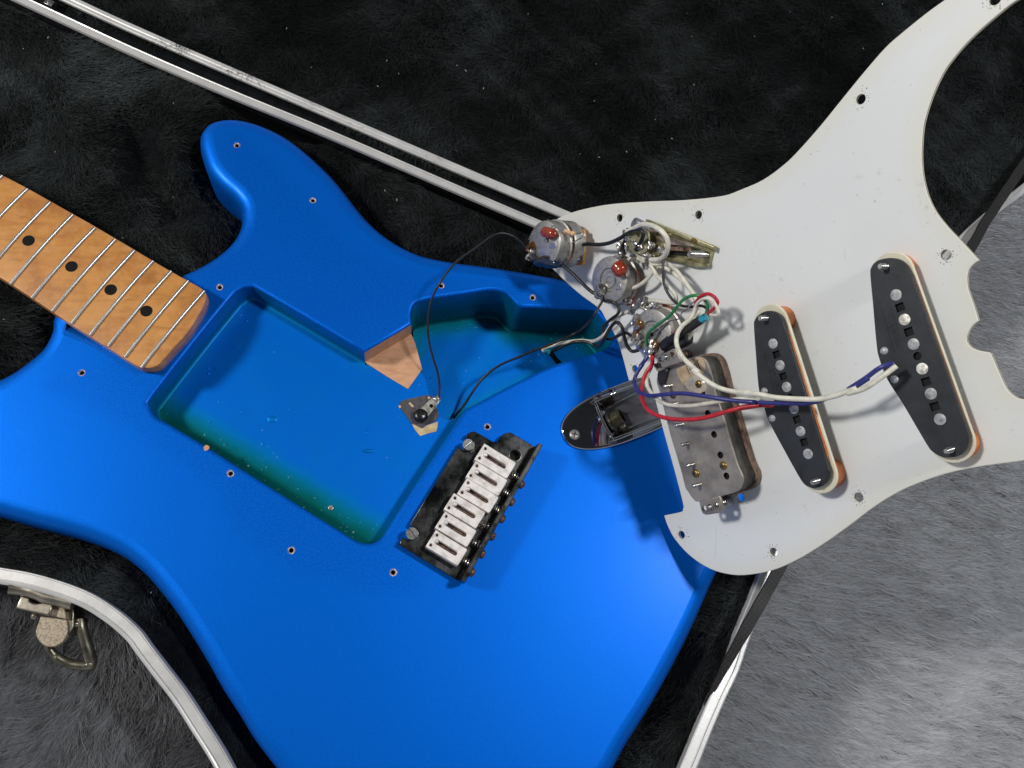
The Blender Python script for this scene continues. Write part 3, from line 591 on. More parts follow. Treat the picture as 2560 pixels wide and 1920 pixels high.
# cavity walls and floors
step_px = [(1031, 822), (1035, 848), (1043, 881), (1054, 923), (1065, 956), (1073, 988), (1084, 1018), (1098, 1040), (1116, 1050), (1138, 1047)]
stp = np.array([A_]+[B.loc(x, y, -16)[:2] for x, y in step_px]+[C_])
iA = int(np.argmin(np.linalg.norm(cav-A_, axis=1))); iC = int(np.argmin(np.linalg.norm(cav-C_, axis=1))); iW = int(np.argmin(np.linalg.norm(cav-W_, axis=1))); n = len(cav)
def walk(a, b, d=1):
    out = [a]
    while out[-1] != b: out.append((out[-1]+d) % n)
    return out
s1_, s2_ = walk(iA, iC), walk(iA, iC, -1)
ctl, pool = (s1_, s2_) if len(s1_) and iW not in s1_ else (s2_, s1_)
def wallstrip(mb, idx, zb, flip):
    pl = cav[idx]; cen = cav; off = offset(cav, -1.6)[idx]; o2 = offset(cav, -.5)[idx]
    rr = [[(p[0], p[1], z) for p in q] for q, z in ((pl, -1.2), (pl, -6), (pl, zb*.6), (pl, zb+1.6), (o2, zb+.5), (off, zb))]
    mb.rings(rr, closed=False, flip=flip)
mb = MB()
ccwd = 1 if ctl is s1_ else -1
wallstrip(mb, ctl, -38, ccwd < 0)
pw = pool; ia = pw.index(iW)   # from A backwards to W is the bare wood wall
wallstrip(mb, pw[ia:], -16, ccwd > 0)
offc = offset(cav, -1.6)
ctl_floor = np.array([offc[i] for i in ctl]+[p for p in stp[::-1][1:-1]]); pool_floor = np.array([offc[i] for i in pool]+[p for p in stp[::-1][1:-1]])
wedge_px = P('c10', (120, 1052, 1), (280, 1150, 1), (445, 1248, 1), (470, 1215, 1), (555, 1095, 1), (520, 960), (490, 850), (480, 790, 1))
wedge = offset(ccw(np.array([W_]+[B.loc(x, y, -16)[:2] for x, y in P('c10', (280, 1150), (445, 1248), (470, 1215), (555, 1095), (520, 960), (500, 890))]+[A_])), .25)
def floor(pl, z, lump):
    pl = ccw(pl); v, f = cap(pl, grid=3.2); d = dist_to(v, cav); zz = z+lump*sines(77, 9)(v)*np.clip(d/6, 0, 1); mb.add([(a[0], a[1], b) for a, b in zip(v, zz)], f)
floor(ctl_floor, -38, .3); floor(pool_floor, -16, .18)
sw = [(p[0], p[1]) for p in stp]; mb.rings([[(p[0], p[1], z) for p in sw] for z in (-16, -17, -24, -30, -38)], closed=False, flip=True)
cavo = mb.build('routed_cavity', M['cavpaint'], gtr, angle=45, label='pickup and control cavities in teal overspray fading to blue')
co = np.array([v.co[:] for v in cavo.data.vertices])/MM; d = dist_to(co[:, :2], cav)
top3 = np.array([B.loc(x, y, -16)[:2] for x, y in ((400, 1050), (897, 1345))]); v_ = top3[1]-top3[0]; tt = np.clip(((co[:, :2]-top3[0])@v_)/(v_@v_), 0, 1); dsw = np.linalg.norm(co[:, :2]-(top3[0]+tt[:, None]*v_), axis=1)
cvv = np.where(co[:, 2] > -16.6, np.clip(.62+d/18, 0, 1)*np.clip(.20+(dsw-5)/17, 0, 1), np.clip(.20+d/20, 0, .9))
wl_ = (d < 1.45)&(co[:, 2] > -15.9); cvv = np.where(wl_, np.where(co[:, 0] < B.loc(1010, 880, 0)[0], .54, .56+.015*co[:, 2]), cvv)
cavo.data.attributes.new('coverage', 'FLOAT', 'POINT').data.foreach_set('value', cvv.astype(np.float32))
mb = MB(); mb.prism(wedge, -16.2, -15.6)
seg = np.array([cav[i] for i in pw[:ia+1]]); mb.rings([[(p[0], p[1], z) for p in seg] for z in (-1.0, -8, -15.7)], closed=False, flip=ccwd > 0)
mb.build('bare_wood_channel', M['bare'], gtr, angle=30, label='bare unpainted wood channel between the two cavities')
for c in sh:
    mb = MB(); o = circle(c, 1.78, 12, .12); mb.rings([[(p[0], p[1], z) for p in q] for q, z in ((circle(c, 1.95, 14, .10), .04), (circle(c, 1.25, 14, .1), -.35), (circle(c, 1.2, 14, .05), -1.0))]); mb.mi = 1
    mb.rings([[(p[0], p[1], z) for p in circle(c, 1.2, 14)] for z in (-1.0, -7)], caps=False); mb.add([(p[0], p[1], -7) for p in circle(c, 1.2, 14)], [tuple(range(14))]); mb.build('screw_hole', [M['holewood'], M['holedark']], gtr)
mb = MB(); c = B.loc(827, 1270, -15.8); mb.prism(circle(c, 1.5, 6), -16, -15.2, .2); mb.build('plugged_screw', M['lug'], gtr)
mb = MB(); mb.prism(circle(B.loc(516, 1120, 0), 1.4, 9, .2), -.6, .06); mb.build('paint_chip', M['bare'], gtr)
# blobs and debris marks in the paint of the cavity floor
for (x, y), r in list(zip(P('c5', (785, 890), (625, 850), (500, 795), (625, 1045), (447, 902)), (3.0, 1.0, .9, 1.0, .8)))+[(P('c5', (1312, 1064))[0], 4)]:
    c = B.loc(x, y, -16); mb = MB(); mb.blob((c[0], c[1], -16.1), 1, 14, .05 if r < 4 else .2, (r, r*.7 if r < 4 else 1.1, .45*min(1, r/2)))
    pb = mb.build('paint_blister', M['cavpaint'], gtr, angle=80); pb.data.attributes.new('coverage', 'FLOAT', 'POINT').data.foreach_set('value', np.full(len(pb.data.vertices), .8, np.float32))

# ---- neck
ZN = 9.5
neck_px = [(-380, 217, 1), (0, 435, 1), (66, 469), (178, 532), (238, 566), (326, 618), (420, 674), (469, 701), (502, 720), (514, 731), (517, 745), (510, 768), (498, 791), (472, 833), (439, 869), (412, 899), (396, 914), (378, 920), (358, 919), (338, 913), (260, 864), (172, 808), (76, 743), (21, 707), (0, 694, 1), (-380, 450, 1)]
nk = ccw(fpoly(B, neck_px, ZN-1.5, 3))
e1, e2 = B.loc(-200, 446, ZN)[:2], B.loc(448, 820, ZN)[:2]; axn = unit(e2-e1); prn = np.array((-axn[1], axn[0]))
def fret_z(q): q = np.atleast_2d(q); s = (q-e1)@prn; return ZN+.2-(s**2)/(2*241)
mb = MB(); v, f = cap(offset(nk, -.7), grid=6); mb.add([(a[0], a[1], b) for a, b in zip(v, fret_z(v))], f)
rr = []
for dlt, dz in ((-.7, 0), (-.2, -.15), (0, -.8), (0, -6)): q = offset(nk, dlt); rr.append([(p[0], p[1], z+dz) for p, z in zip(q, fret_z(q))])
mb.rings(rr, flip=True); neck = mb.build('neck', M['maple'], gtr, angle=50, label='worn amber maple neck with black dots')
mb = MB(); rr = []
for dlt, z in ((0, 3.4), (-.3, 0), (-2, -5), (-5, -9), (-10, -12.5)): rr.append([(p[0], p[1], z) for p in offset(nk, dlt)])
mb.rings(rr, flip=True); mb.build('neck_back', M['mapleside'], neck)
fr_px = P('c4', (1078, 1592, 1566, 999), (953, 1511, 1442, 921), (823, 1428, 1311, 846), (682, 1344, 1171, 768), (541, 1254, 1028, 688), (392, 1160, 881, 603), (237, 1057, 724, 513), (72, 952, 553, 413), (-100, 848, 378, 318), (-282, 738, 205, 212), (-472, 628, 10, 112))
def f4(q): s = 3.072; return (q[0]/s, 400+q[1]/s, q[2]/s, 400+q[3]/s)
for q in ((1078, 1592, 1566, 999), (953, 1511, 1442, 921), (823, 1428, 1311, 846), (682, 1344, 1171, 768), (541, 1254, 1028, 688), (392, 1160, 881, 603), (237, 1057, 724, 513), (72, 952, 553, 413), (-100, 848, 378, 318), (-282, 738, 205, 212), (-472, 628, 10, 112)):
    a, b_, c, d_ = f4(q); p0 = B.loc(a, b_, ZN)[:2]; p1 = B.loc(c, d_, ZN)[:2]; L_ = np.linalg.norm(p1-p0); u = (p1-p0)/L_; pts = [p0+u*(L_*t) for t in np.linspace(.003, .997, 18)]
    z = fret_z(np.array(pts)); mb = MB(); t_ = np.array((-u[1], u[0])); rr = []
    for p, zz in zip(pts, z): rr.append([(p[0]+t_[0]*s, p[1]+t_[1]*s, zz+h) for s, h in ((-1.05, -.4), (-1.0, .25), (-.7, .75), (-.25, 1.02), (.25, 1.02), (.7, .75), (1.0, .25), (1.05, -.4))])
    mb.rings(rr, caps=True, flip=False); mb.build('fret', M['nickel'], neck, angle=60)
for x, y in P('c4', (219, 619), (549, 818), (850, 996), (1124, 1160)):
    c = B.loc(x, y, ZN+.2)[:2]; z = float(fret_z(c)[0]); mb = MB(); mb.prism(circle(c, 3.15, 28), z-1, z+.05); mb.build('fret_marker', M['dot'], neck)

# ---- bridge
ZP = 5.0
bo = P('c3', (705, 318, 1), (725, 290), (750, 276), (780, 272), (815, 287), (970, 378, 1), (985, 350), (1018, 305), (1050, 285), (1085, 281), (1112, 290), (1300, 402, 1), (640, 1560, 1), (160, 1268), (142, 1240), (143, 1215), (165, 1187, 1), (200, 1205), (240, 1212), (285, 1190), (303, 1150), (285, 1110), (245, 1092), (222, 1080, 1), (640, 400, 1), (668, 420), (700, 436), (740, 438), (775, 415), (786, 375), (765, 340), (735, 330))
plate = ccw(fpoly(B, bo, ZP, 3)); arm = B.loc(*P('c3', (1133, 476))[0], ZP)[:2]
mb = MB(); mb.prism(plate, ZP-2, ZP, .3, [circle(arm, 3.1, 28)], .4)
bridge = mb.build('bridge', M['chromedirty'], gtr, label='worn chrome two post tremolo bridge')
mb = MB(); mb.lathe((arm[0], arm[1], 0), (0, 0, 1.), [(3.5, ZP), (3.5, ZP+.35), (3.2, ZP+.45), (3.0, ZP+.1), (2.8, ZP-5)], 28); mb.build('arm_collar', M['screwsteel'], bridge)
mb = MB(); mb.cyl((arm[0], arm[1]), 2.9, ZP-6, ZP-4.9); mb.build('arm_socket', M['black'], bridge)
fl = fpoly(B, P('c3', (1296, 404, 1), (1358, 430, 1), (690, 1568, 1), (630, 1548, 1)), 13, 2)
g0, g1 = B.loc(*P('c3', (1300, 402))[0], ZP)[:2], B.loc(*P('c3', (640, 1560))[0], ZP)[:2]; ud = unit(g1-g0); un = np.array((-ud[1], ud[0])); un = un if un[0] > 0 else -un
H0 = 14.5
mb = MB(); rr = []
t0 = B.loc(*P('c3', (1360, 432))[0], H0)[:2]; t1 = B.loc(*P('c3', (692, 1568))[0], H0)[:2]
def lay(pa, pb, z): return [(pa[0], pa[1], z), (pb[0], pb[1], z)]
o0 = g0+un*1.5; o1 = g1+un*1.5
secs = []
for pa in (0, 1):
    g, o, t = ((g0, o0, t0), (g1, o1, t1))[pa]
    to = g+un*3.4
    secs.append([(g[0], g[1], ZP-2), (g[0], g[1], ZP+.0), (to[0]-un[0]*2.4, to[1]-un[1]*2.4, H0-.3), (to[0]-un[0]*2.1, to[1]-un[1]*2.1, H0), (to[0]-un[0]*.3, to[1]-un[1]*.3, H0), (to[0], to[1], H0-.4), (to[0]+un[0]*.2, to[1]+un[1]*.2, ZP-1), (to[0]-un[0]*.6, to[1]-un[1]*.6, ZP-2)])
mb.rings(secs, caps=True); mb.v and mb.build('bridge_flange', M['chromedirty'], bridge, angle=25)
sa = unit(B.loc(*P('c3', (1138, 545))[0], 11)[:2]-B.loc(*P('c3', (870, 382))[0], 11)[:2]); sb = np.array((-sa[1], sa[0]))
sad = [(852, 460), (778, 610), (702, 757), (588, 889), (512, 1048), (432, 1210)]
for i, (x, y) in enumerate(sad):
    zt = 11.0+(0, .5, .8, .8, .5, 0)[i]
    c = B.loc(*P('c3', (x, y))[0], zt)[:2]; sc_ = np.linalg.norm(B.loc(*P('c3', (x+100, y))[0], zt)[:2]-c)/100
    a_, b_ = -33*sc_, 292*sc_; w = 84*sc_
    out = [c+sa*a_-sb*w, c+sa*(b_-10*sc_)-sb*w, c+sa*b_-sb*(w-12*sc_), c+sa*b_+sb*(w-12*sc_), c+sa*(b_-10*sc_)+sb*w, c+sa*a_+sb*w]
    out = ccw(np.array(out)); sl = stadium(c+sa*30*sc_, c+sa*215*sc_, 19*sc_, 6); slh = ccw(sl)
    h1, h2 = circle(c+sb*50*sc_, 13*sc_, 16), circle(c-sb*50*sc_, 13*sc_, 16)
    mb = MB(); mb.prism(out, zt-5.5, zt, .35, [slh, h1, h2], .25)
    fcol = [c-sb*18*sc_-sa*33*sc_, c+sb*18*sc_-sa*33*sc_]
    s = mb.build('saddle', M['satin'], bridge)
    mb = MB()
    for hh in (c+sb*50*sc_, c-sb*50*sc_):
        mb.lathe((hh[0], hh[1], 0), (0, 0, 1.), [(0, zt-2.6), (.75*13*sc_*.75, zt-2.6), (13*sc_*.6, zt-.9), (13*sc_*1.0, zt-.8)], 12)
    mb.build('grub_screw', M['rusty'], s)
    mb = MB(); pa = c+sa*20*sc_; pb = c+sa*225*sc_; mb.mi = 0; thread(mb, (pa[0], pa[1], zt-3.6), (sa[0], sa[1], 0), .95, np.linalg.norm(pb-pa), .8)
    mb.build('intonation_screw', M['rusty'], s)
    mb = MB(); pc = c+sa*288*sc_; spring(mb, (pc[0], pc[1], zt-3.6), (sa[0], sa[1], 0), 1.7, max(1.5, float((g0-pc)@un)+1.2), 4, .35); mb.build('saddle_spring', M['screwsteel'], s)
    mb = MB(); mb.blob((*(c+sa*12*sc_), zt-.9), 1, 10, .1, (2.2, 1.5, .85)); mb.build('string_ramp', M['satin'], s)
for x, y in P('c3', (1198, 738), (1110, 886), (1024, 1031), (940, 1180), (847, 1331), (757, 1488)):
    c = B.loc(x, y, 8); q = g0+ud*((c[:2]-g0)@ud)+un*3.5; mb = MB(); mb.lathe((q[0], q[1], 8), (un[0], un[1], 0), [(2.3, 0), (2.4, .6), (2.2, 1.4), (1.4, 2.0), (0, 2.2)], 18); mb.build('intonation_screw_head', M['rusty'], bridge)
for (x, y), (sx, sy) in zip(P('c3', (732, 385), (243, 1152)), ((65, -60), (56, 66))):
    c = B.loc(x, y, 8.5)[:2]; sc_ = .0615; u = np.array((sx, -sy), float); u /= np.linalg.norm(u); w = np.array((-u[1], u[0])); r = 54*np.linalg.norm(B.loc(*P('c3', (100, 0))[0], 8)[:2]-B.loc(*P('c3', (0, 0))[0], 8)[:2])/100
    mb = MB(); mb.lathe((c[0], c[1], 0), (0, 0, 1.), [(r*.98, 6.3), (r, 6.6), (r, 7.9), (r*.93, 8.5)], 30)
    for s in (-1, 1):
        arc = [c+w*s*.42]+[];
        th0 = math.asin(.5/(r*.93)); base_a = math.atan2(u[1], u[0]); ang = np.linspace(th0, math.pi-th0, 14)*s+base_a
        pl = [(c[0]+r*.93*math.cos(t), c[1]+r*.93*math.sin(t)) for t in ang]; mb.prism(ccw(np.array(pl)), 7.6, 8.5)
    mb.lathe((c[0], c[1], 0), (0, 0, 1.), [(r*.93, 7.7), (0, 7.7)], 30)
    mb.lathe((c[0], c[1], 0), (0, 0, 1.), [(r*.8, 0.1), (r*.8, 6.3), (r*.98, 6.3)], 30); mb.build('pivot_post', M['screwsteel'], bridge)

# ---- jack plate
jl = P('c2', (455, 1010), (448, 960), (470, 890), (530, 810), (640, 722), (780, 642), (900, 592), (1010, 553))
mb = MB(); bo2 = [(-1.6, 2.0), (-.7, 1.85), (-.2, 1.4), (0, .7), (0, .02)]
hr = [(1.6, 2.0), (1.1, 2.45), (.5, 2.6), (0, 2.3), (-.3, 1.4)]
v, f = cap(offset(boat, -1.6), [offset(cup, 1.6)], 3); mb.add([(p[0], p[1], 2.0) for p in v], f)
mb.rings([[(p[0], p[1], z) for p in offset(boat, d)] for d, z in bo2], flip=True)
rr = [[(p[0], p[1], z) for p in offset(cup, d)] for d, z in hr]
def cupz(p): s = np.clip(((p-jc)@jd-k0)/43, 0, 1); return -12+13.2*s**.9
for k in range(1, 9):
    q = offset(cup, -.3-k*1.1) if k < 8 else None
    s = 1-k/8*.96; cc = cup.mean(0); 
    q = cc+(offset(cup, -.3)-cc)*(1-(k/8)**1.2*.97); ww = 1-(1-min(1, k/3.6))**2.2
    rr.append([(p[0], p[1], 1.4*(1-ww)+cupz(p)*ww) for p in q])
mb.rings(rr[:5]); mb.mi = 1; mb.rings(rr[4:])
def brushed_cup():
    m, N, L, b = nt('brushed_chrome_cup'); f = noise(N, L, 500, 3, .6, stretch=((.06, 1, 1), -.35)); b.inputs['Metallic'].default_value = 1
    L.new(ramp(N, L, f, [(.3, (.35,)*3), (.7, (.72,)*3)]), b.inputs['Base Color']); b.inputs['Roughness'].default_value = .24; bump(N, L, f, b, .2, .0002); return m
jack = mb.build('jack_plate', [M['chrome'], brushed_cup()], gtr, angle=60, label='boat shaped chrome jack plate with recessed socket')
sp_ = B.loc(*P('c2', (905, 850))[0], -4); sp2 = np.array((sp_[0], sp_[1], -5.0)); sax = unit(np.array((jd[0], jd[1], .75)))
sp0 = sp2-sax*4
mb = MB(); mb.lathe(sp0, sax, [(5.9, 0), (5.9, 1.0), (5.2, 1.4), (4, 1.5)], 24); mb.build('jack_nut', M['screwsteel'], jack)
mb = MB(); pr = [(4.9, 1.5)]
for i in range(5): pr += [(4.35, 2+i*1.15), (4.9, 2.55+i*1.15)]
pr += [(4.3, 7.9), (3.5, 8.0), (3.3, 6.0), (3.2, 2.0), (0, 2.0)]; mb.lathe(sp0, sax, pr, 24); mb.build('jack_socket', M['gold2'], jack)
def phillips(c, r, z, mat, parent, name='screw', rot=.4, dome=1.1):
    mb = MB(); mb.lathe((c[0], c[1], z), (0, 0, 1.), [(r, 0), (r*.98, dome*.25), (r*.8, dome*.7), (r*.5, dome*.93), (0, dome)], 26); s = mb.build(name, mat, parent)
    mb = MB(); u = np.array((math.cos(rot), math.sin(rot))); w = np.array((-u[1], u[0])); zz = z+dome*.78
    pl = []
    for a, b in ((1, .22), (.22, .22), (.22, 1), (-.22, 1), (-.22, .22), (-1, .22), (-1, -.22), (-.22, -.22), (-.22, -1), (.22, -1), (.22, -.22), (1, -.22)): pl.append(np.array(c[:2])+(u*a+w*b)*r*.5)
    mb.prism(ccw(np.array(pl)), zz, z+dome*1.005); mb.build('cross_slot', M['black'], s); return s
c = B.loc(*P('c2', (541, 990))[0], 2); phillips(c, 2.9, 2.0, M['potcan'], jack, rot=1.3, dome=.9)

# ---- ground lug and shielding paper in the cavity
mb = MB(); pz = -15.4
feltp = fpoly(B, P('c10', (375, 1385, 1), (400, 1345), (500, 1320), (612, 1298, 1), (645, 1335), (680, 1410), (692, 1465, 1), (660, 1510), (600, 1535), (560, 1562), (520, 1545), (480, 1530, 1), (420, 1450)), pz, 3)
mb.prism(feltp, -16, pz); mb.build('shielding_paper', M['felt'], gtr, angle=25, label='torn charcoal paper patch in the cavity')
mb = MB(); mb.prism(fpoly(B, P('c10', (478, 1528, 1), (520, 1548), (560, 1566), (600, 1540), (686, 1512, 1), (680, 1560), (671, 1590, 1), (600, 1608), (545, 1627, 1), (505, 1580)), -15.7, 2), -16, -15.7); mb.build('masking_scrap', M['masking'], gtr, angle=25)
mb = MB()
for a, b_, c_, d_ in ((455, 1362, 490, 1392), (375, 1385, 388, 1400), (605, 1325, 620, 1318)):
    p, q = B.loc(*P('c10', (a, b_))[0], pz), B.loc(*P('c10', (c_, d_))[0], pz); u = unit(q-p)[:2]; w = np.array((-u[1], u[0])); mb.prism(ccw(np.array([p[:2]-w*.5, q[:2]-w*.8, q[:2]+w*.4, p[:2]+w*.7])), pz-.1, pz+.1)
mb.build('wood_splinter', M['masking'], gtr)
l0, l1 = B.loc(*P('c10', (548, 1466))[0], -13)[:2], B.loc(*P('c10', (672, 1335))[0], -13)[:2]; lh = B.loc(*P('c10', (632, 1387))[0], -13)[:2]
mb = MB(); mb.prism(ccw(stadium(l0, l1, 3.3, 8, 2.3)), -13.6, -13.0, .1, [circle(lh, 1.15, 16)]); lug = mb.build('ground_lug', M['lug'], gtr)
mb = MB(); mb.cyl((l0[0], l0[1]), 2.2, -15.5, -13.6); mb.build('screw_shank', M['blackscrew'], lug)
phillips(l0, 4.1, -13.0, M['blackscrew'], lug, rot=.15, dome=2.3)
mb = MB(); mb.blob((l1[0]+.2, l1[1]+.3, -12.7), 1.7, 12, .3, (1, 1, .6)); mb.build('solder_joint', M['solder'], lug)

# ================================================================== LOADED PICKGUARD (face down, leaning)
pgd = thing('loaded_pickguard', 'flipped white pickguard carrying three pickups, potentiometers, a switch and tangled wires', 'pickguard', G)
g_px = P('c1', (390, 190), (480, 143), (600, 100), (800, 55), (1000, 30), (1300, 12), (1600, 0))+[(1805, 490), (1852, 474), (1908, 449), (1960, 411), (1996, 376), (2050, 315), (2105, 247), (2159, 181), (2213, 119), (2257, 80), (2314, 34), (2358, 2), (2440, -55), (2530, -95), (2600, -110), (2640, -80), (2610, -40), (2539, 2), (2503, 29), (2448, 76), (2405, 119), (2365, 170), (2340, 217), (2322, 264), (2309, 311), (2304, 362), (2304, 405), (2309, 448), (2322, 495), (2343, 535), (2372, 571), (2399, 599), (2447, 651, 1), (2435, 659), (2423, 672), (2418, 689), (2418, 706), (2421, 725), (2438, 775), (2446, 802, 1), (2431, 814), (2420, 832), (2416, 851), (2426, 867), (2445, 876), (2476, 882, 1), (2489, 913), (2503, 945), (2518, 974), (2536, 991), (2560, 999), (2640, 1003, 1), (2660, 1080), (2640, 1135), (2560, 1151), (2518, 1157), (2445, 1167), (2373, 1182), (2316, 1200), (2251, 1227), (2186, 1266), (2121, 1315), (2056, 1361), (1991, 1400), (1930, 1426), (1860, 1438), (1808, 1433), (1765, 1417), (1722, 1387), (1687, 1348), (1669, 1315), (1660, 1289, 1), (1702, 1280), (1707, 1272), (1707, 1258), (1685, 1173), (1656, 1069), (1627, 958), (1622, 945), (1612, 942), (1572, 952, 1), (1551, 874), (1535, 834), (1513, 796), (1497, 771), (1454, 739), (1416, 706), (1378, 668), (1362, 640), (1357, 600), (1368, 570)]
gp = ccw(fpoly(G, g_px, 0, 4))
gh_px = [(1549, 545, 9), (1746, 537, 10.5), (2152, 248, 11), (2488, -2, 11), (2365, 637, 12), (1934, 1380, 11), (1704, 1337, 9.5), (2147, 1243, 11), (1587, 922, 8.5), (1851, 1245, 9)]
ghc = [circle(G.loc(x, y)[:2], 2.05, 20) for x, y, r in gh_px]
mb = MB(); v, f = cap(offset(gp, -.25), ghc, 5); mb.add([(p[0], p[1], 0) for p in v], f)
mb.rings([[(p[0], p[1], z) for p in offset(gp, d)] for d, z in ((-.25, 0), (0, -.2))], flip=True)
for z0, z1, mi in ((-.2, -.6, 1), (-.6, -1.0, 2), (-1.0, -1.6, 1)):
    mb.mi = mi; mb.rings([[(p[0], p[1], z) for p in gp] for z in (z0, z1)], flip=True)
    for q in ghc: mb.rings([[(p[0], p[1], z) for p in ccw(q)] for z in (0 if z0 == -.2 else z0, z1)])
mb.mi = 0; v, f = cap(gp, ghc); mb.add([(p[0], p[1], -1.6) for p in v], f[:, ::-1])
plate_o = mb.build('guard_plate', [M['guard'], M['guardedge'], M['ply']], pgd, angle=40)
co = np.array([v.co[:2] for v in plate_o.data.vertices])/MM; d = dist_to(co, gp); plate_o.data.attributes.new('edge', 'FLOAT', 'POINT').data.foreach_set('value', np.clip(1-d/9, 0, 1).astype(np.float32))

M['grime'] = simple('brown_grime', (.22, .19, .14), .9, 0, .4, 500)
for q in ghc:
    c = q.mean(0); gm = MB()
    for k in range(26):
        t = rng.uniform(0, 6.28); rr_ = 2.3+abs(rng.normal(0, 1.3)); sz = rng.uniform(.07, .28); gm.prism(circle((c[0]+rr_*math.cos(t), c[1]+rr_*math.sin(t)), sz, 6, .3), 0, .02)
    gm.build('grime_specks', M['grime'], plate_o, kind='stuff', smooth=False)
def gl(c, *pts): return [G.loc(*p[:2], p[2] if len(p) > 2 else 0) for p in P(c, *pts)]
def gpoly(c, h, pts, n=3): return ccw(fpoly(G, P(c, *pts), h, n))

def single_coil(c, base, poles, squares, rnd, eyelets, screws, brights, label, ptop=9.5):
    h = ptop
    root = MB(); out = gpoly(c, h, base, 4)
    pl = [p[:2] for p in gl(c, *[(x, y, h) for x, y in poles])]
    a = unit(pl[-1]-pl[0]); b = np.array((-a[1], a[0])); cen = (pl[0]+pl[-1])/2
    if b.dot(G.loc(*P(c, (0, 0))[0], h)[:2]-cen) > 0: b = -b          # b points away from the wide side
    sqs = []
    for x, y in squares: q = G.loc(*P(c, (x, y))[0], h)[:2]; sqs.append(np.array([q-a*1.6-b*1.7, q+a*1.6-b*1.7, q+a*1.6+b*1.7, q-a*1.6+b*1.7]))
    rq = G.loc(*P(c, rnd)[0], h)[:2]
    root.prism(out, h-1.6, h, .15, sqs+[circle(rq, 1.6, 16)])
    pk = root.build('pickup', M['fibre'], pgd, label=label, angle=30)
    mb = MB()
    for q in [s.mean(0) for s in sqs]+[rq]: mb.prism(circle(q, 2.4, 12), h-1.62, h-1.45)
    mb.build('magnet_slot_floor', M['black'], pk)['kind'] = 'stuff'
    for q, br in zip(pl, brights): mb = MB(); mb.cyl((q[0], q[1]), 2.2, h-2, h+.12, .08, 28); mb.build('pole_piece', M['polebright' if br else 'pole'], pk)
    def oblong(L, w, n=14):   # bar with rounded ears
        return ccw(stadium(cen-a*L/2, cen+a*L/2, w, n))
        mb = MB(); mb.prism(oblong(53, 9.0), -.5, h-4.2, .3); mb.build('cover', M['cream'], pk, angle=50)
    mb = MB(); mb.prism(oblong(67.5, 8.3), h-4.2, h-3.1, .4); mb.build('cover_flange', M['cream'], pk, angle=50)
    mb = MB(); mb.prism(oblong(51, 7.3), h-3.1, h-1.65); mb.build('coil_wrap', M['coil'], pk)
    scp = [G.loc(*P(c, s_)[0], h)[:2] for s_ in screws]
    for k, q in enumerate(scp):
        mb = MB(); mb.prism(ccw(stadium(q-a*(1.0 if k else -1.0), q-a*(1.0 if k else -1.0)*1.4+b*1.0, 6.0, 10)), .2, h-4.6, .8); mb.build('rubber_spacer', M['rubber'], pk)
        mb = MB(); thread(mb, (q[0], q[1], h-1), (0, 0, 1.), 1.25, 6.0, .8, 14); mb.build('mounting_screw', M['screwsteel'], pk)
    for q in [G.loc(*P(c, e)[0], h)[:2] for e in eyelets]: mb = MB(); mb.lathe((q[0], q[1], h), (0, 0, 1.), [(1.6, 0), (1.5, .4), (.9, .9), (0, 1.0)], 16); mb.build('eyelet', M['pole'], pk)
    # moulded letters in a raised frame along the wide side
    return pk, a, b
pkN, aN, bN = single_coil('c7', [(154, 300), (160, 245), (195, 203), (250, 184), (310, 180), (365, 196), (400, 228), (425, 275), (455, 345), (640, 860), (812, 1340), (832, 1400), (832, 1450), (812, 1505), (770, 1545), (705, 1560), (640, 1552), (585, 1520), (540, 1462), (380, 1190), (272, 1020), (213, 868), (195, 760), (172, 500)],
    [(332, 435), (391, 605), (453, 775), (513, 945), (573, 1118), (636, 1295)], [(360, 520), (421, 690), (540, 1035), (600, 1207)], (480, 858), [(250, 822), (322, 1020)], [(262, 240), (716, 1503)], (0, 1, 0, 1, 0, 0), 'single coil pickup nearest the right edge, white cover side brightly lit')
pkM, aM, bM = single_coil('c6', [(148, 255), (155, 200), (190, 155), (245, 127), (300, 126), (350, 148), (380, 190), (400, 250), (560, 760), (755, 1390), (775, 1450), (765, 1520), (720, 1572), (655, 1595), (590, 1578), (535, 1520), (400, 1280), (272, 1040), (235, 930), (190, 780), (165, 500)],
    [(307, 395), (365, 575), (420, 755), (480, 935), (535, 1122), (597, 1310)], [(337, 485), (392, 667), (505, 1025), (565, 1213)], (450, 840), [(235, 790), (300, 1015)], [(250, 185), (680, 1530)], (0, 0, 0, 0, 0, 0), 'single coil pickup in the middle of the pickguard', 11.5)
def text_mesh(txt, size, origin, dx, dy, depth, mat, parent, name):
    cu = bpy.data.curves.new(name, 'FONT'); cu.body = txt; cu.size = 1; cu.extrude = .02; o = bpy.data.objects.new(name, cu); COL.objects.link(o)
    dg = bpy.context.evaluated_depsgraph_get(); me = bpy.data.meshes.new_from_object(o.evaluated_get(dg)); bpy.data.objects.remove(o)
    dx = unit(dx); dy = unit(dy)
    for v in me.vertices:
        x, y, z = v.co; p = np.array(origin[:2])+dx*x*size+dy*y*size; v.co = (p[0]*MM, p[1]*MM, (origin[2]+(z/.02*.5+.5)*depth)*MM)
    me.materials.clear(); me.materials.append(mat); o2 = bpy.data.objects.new(name, me); COL.objects.link(o2); o2.parent = parent; return o2
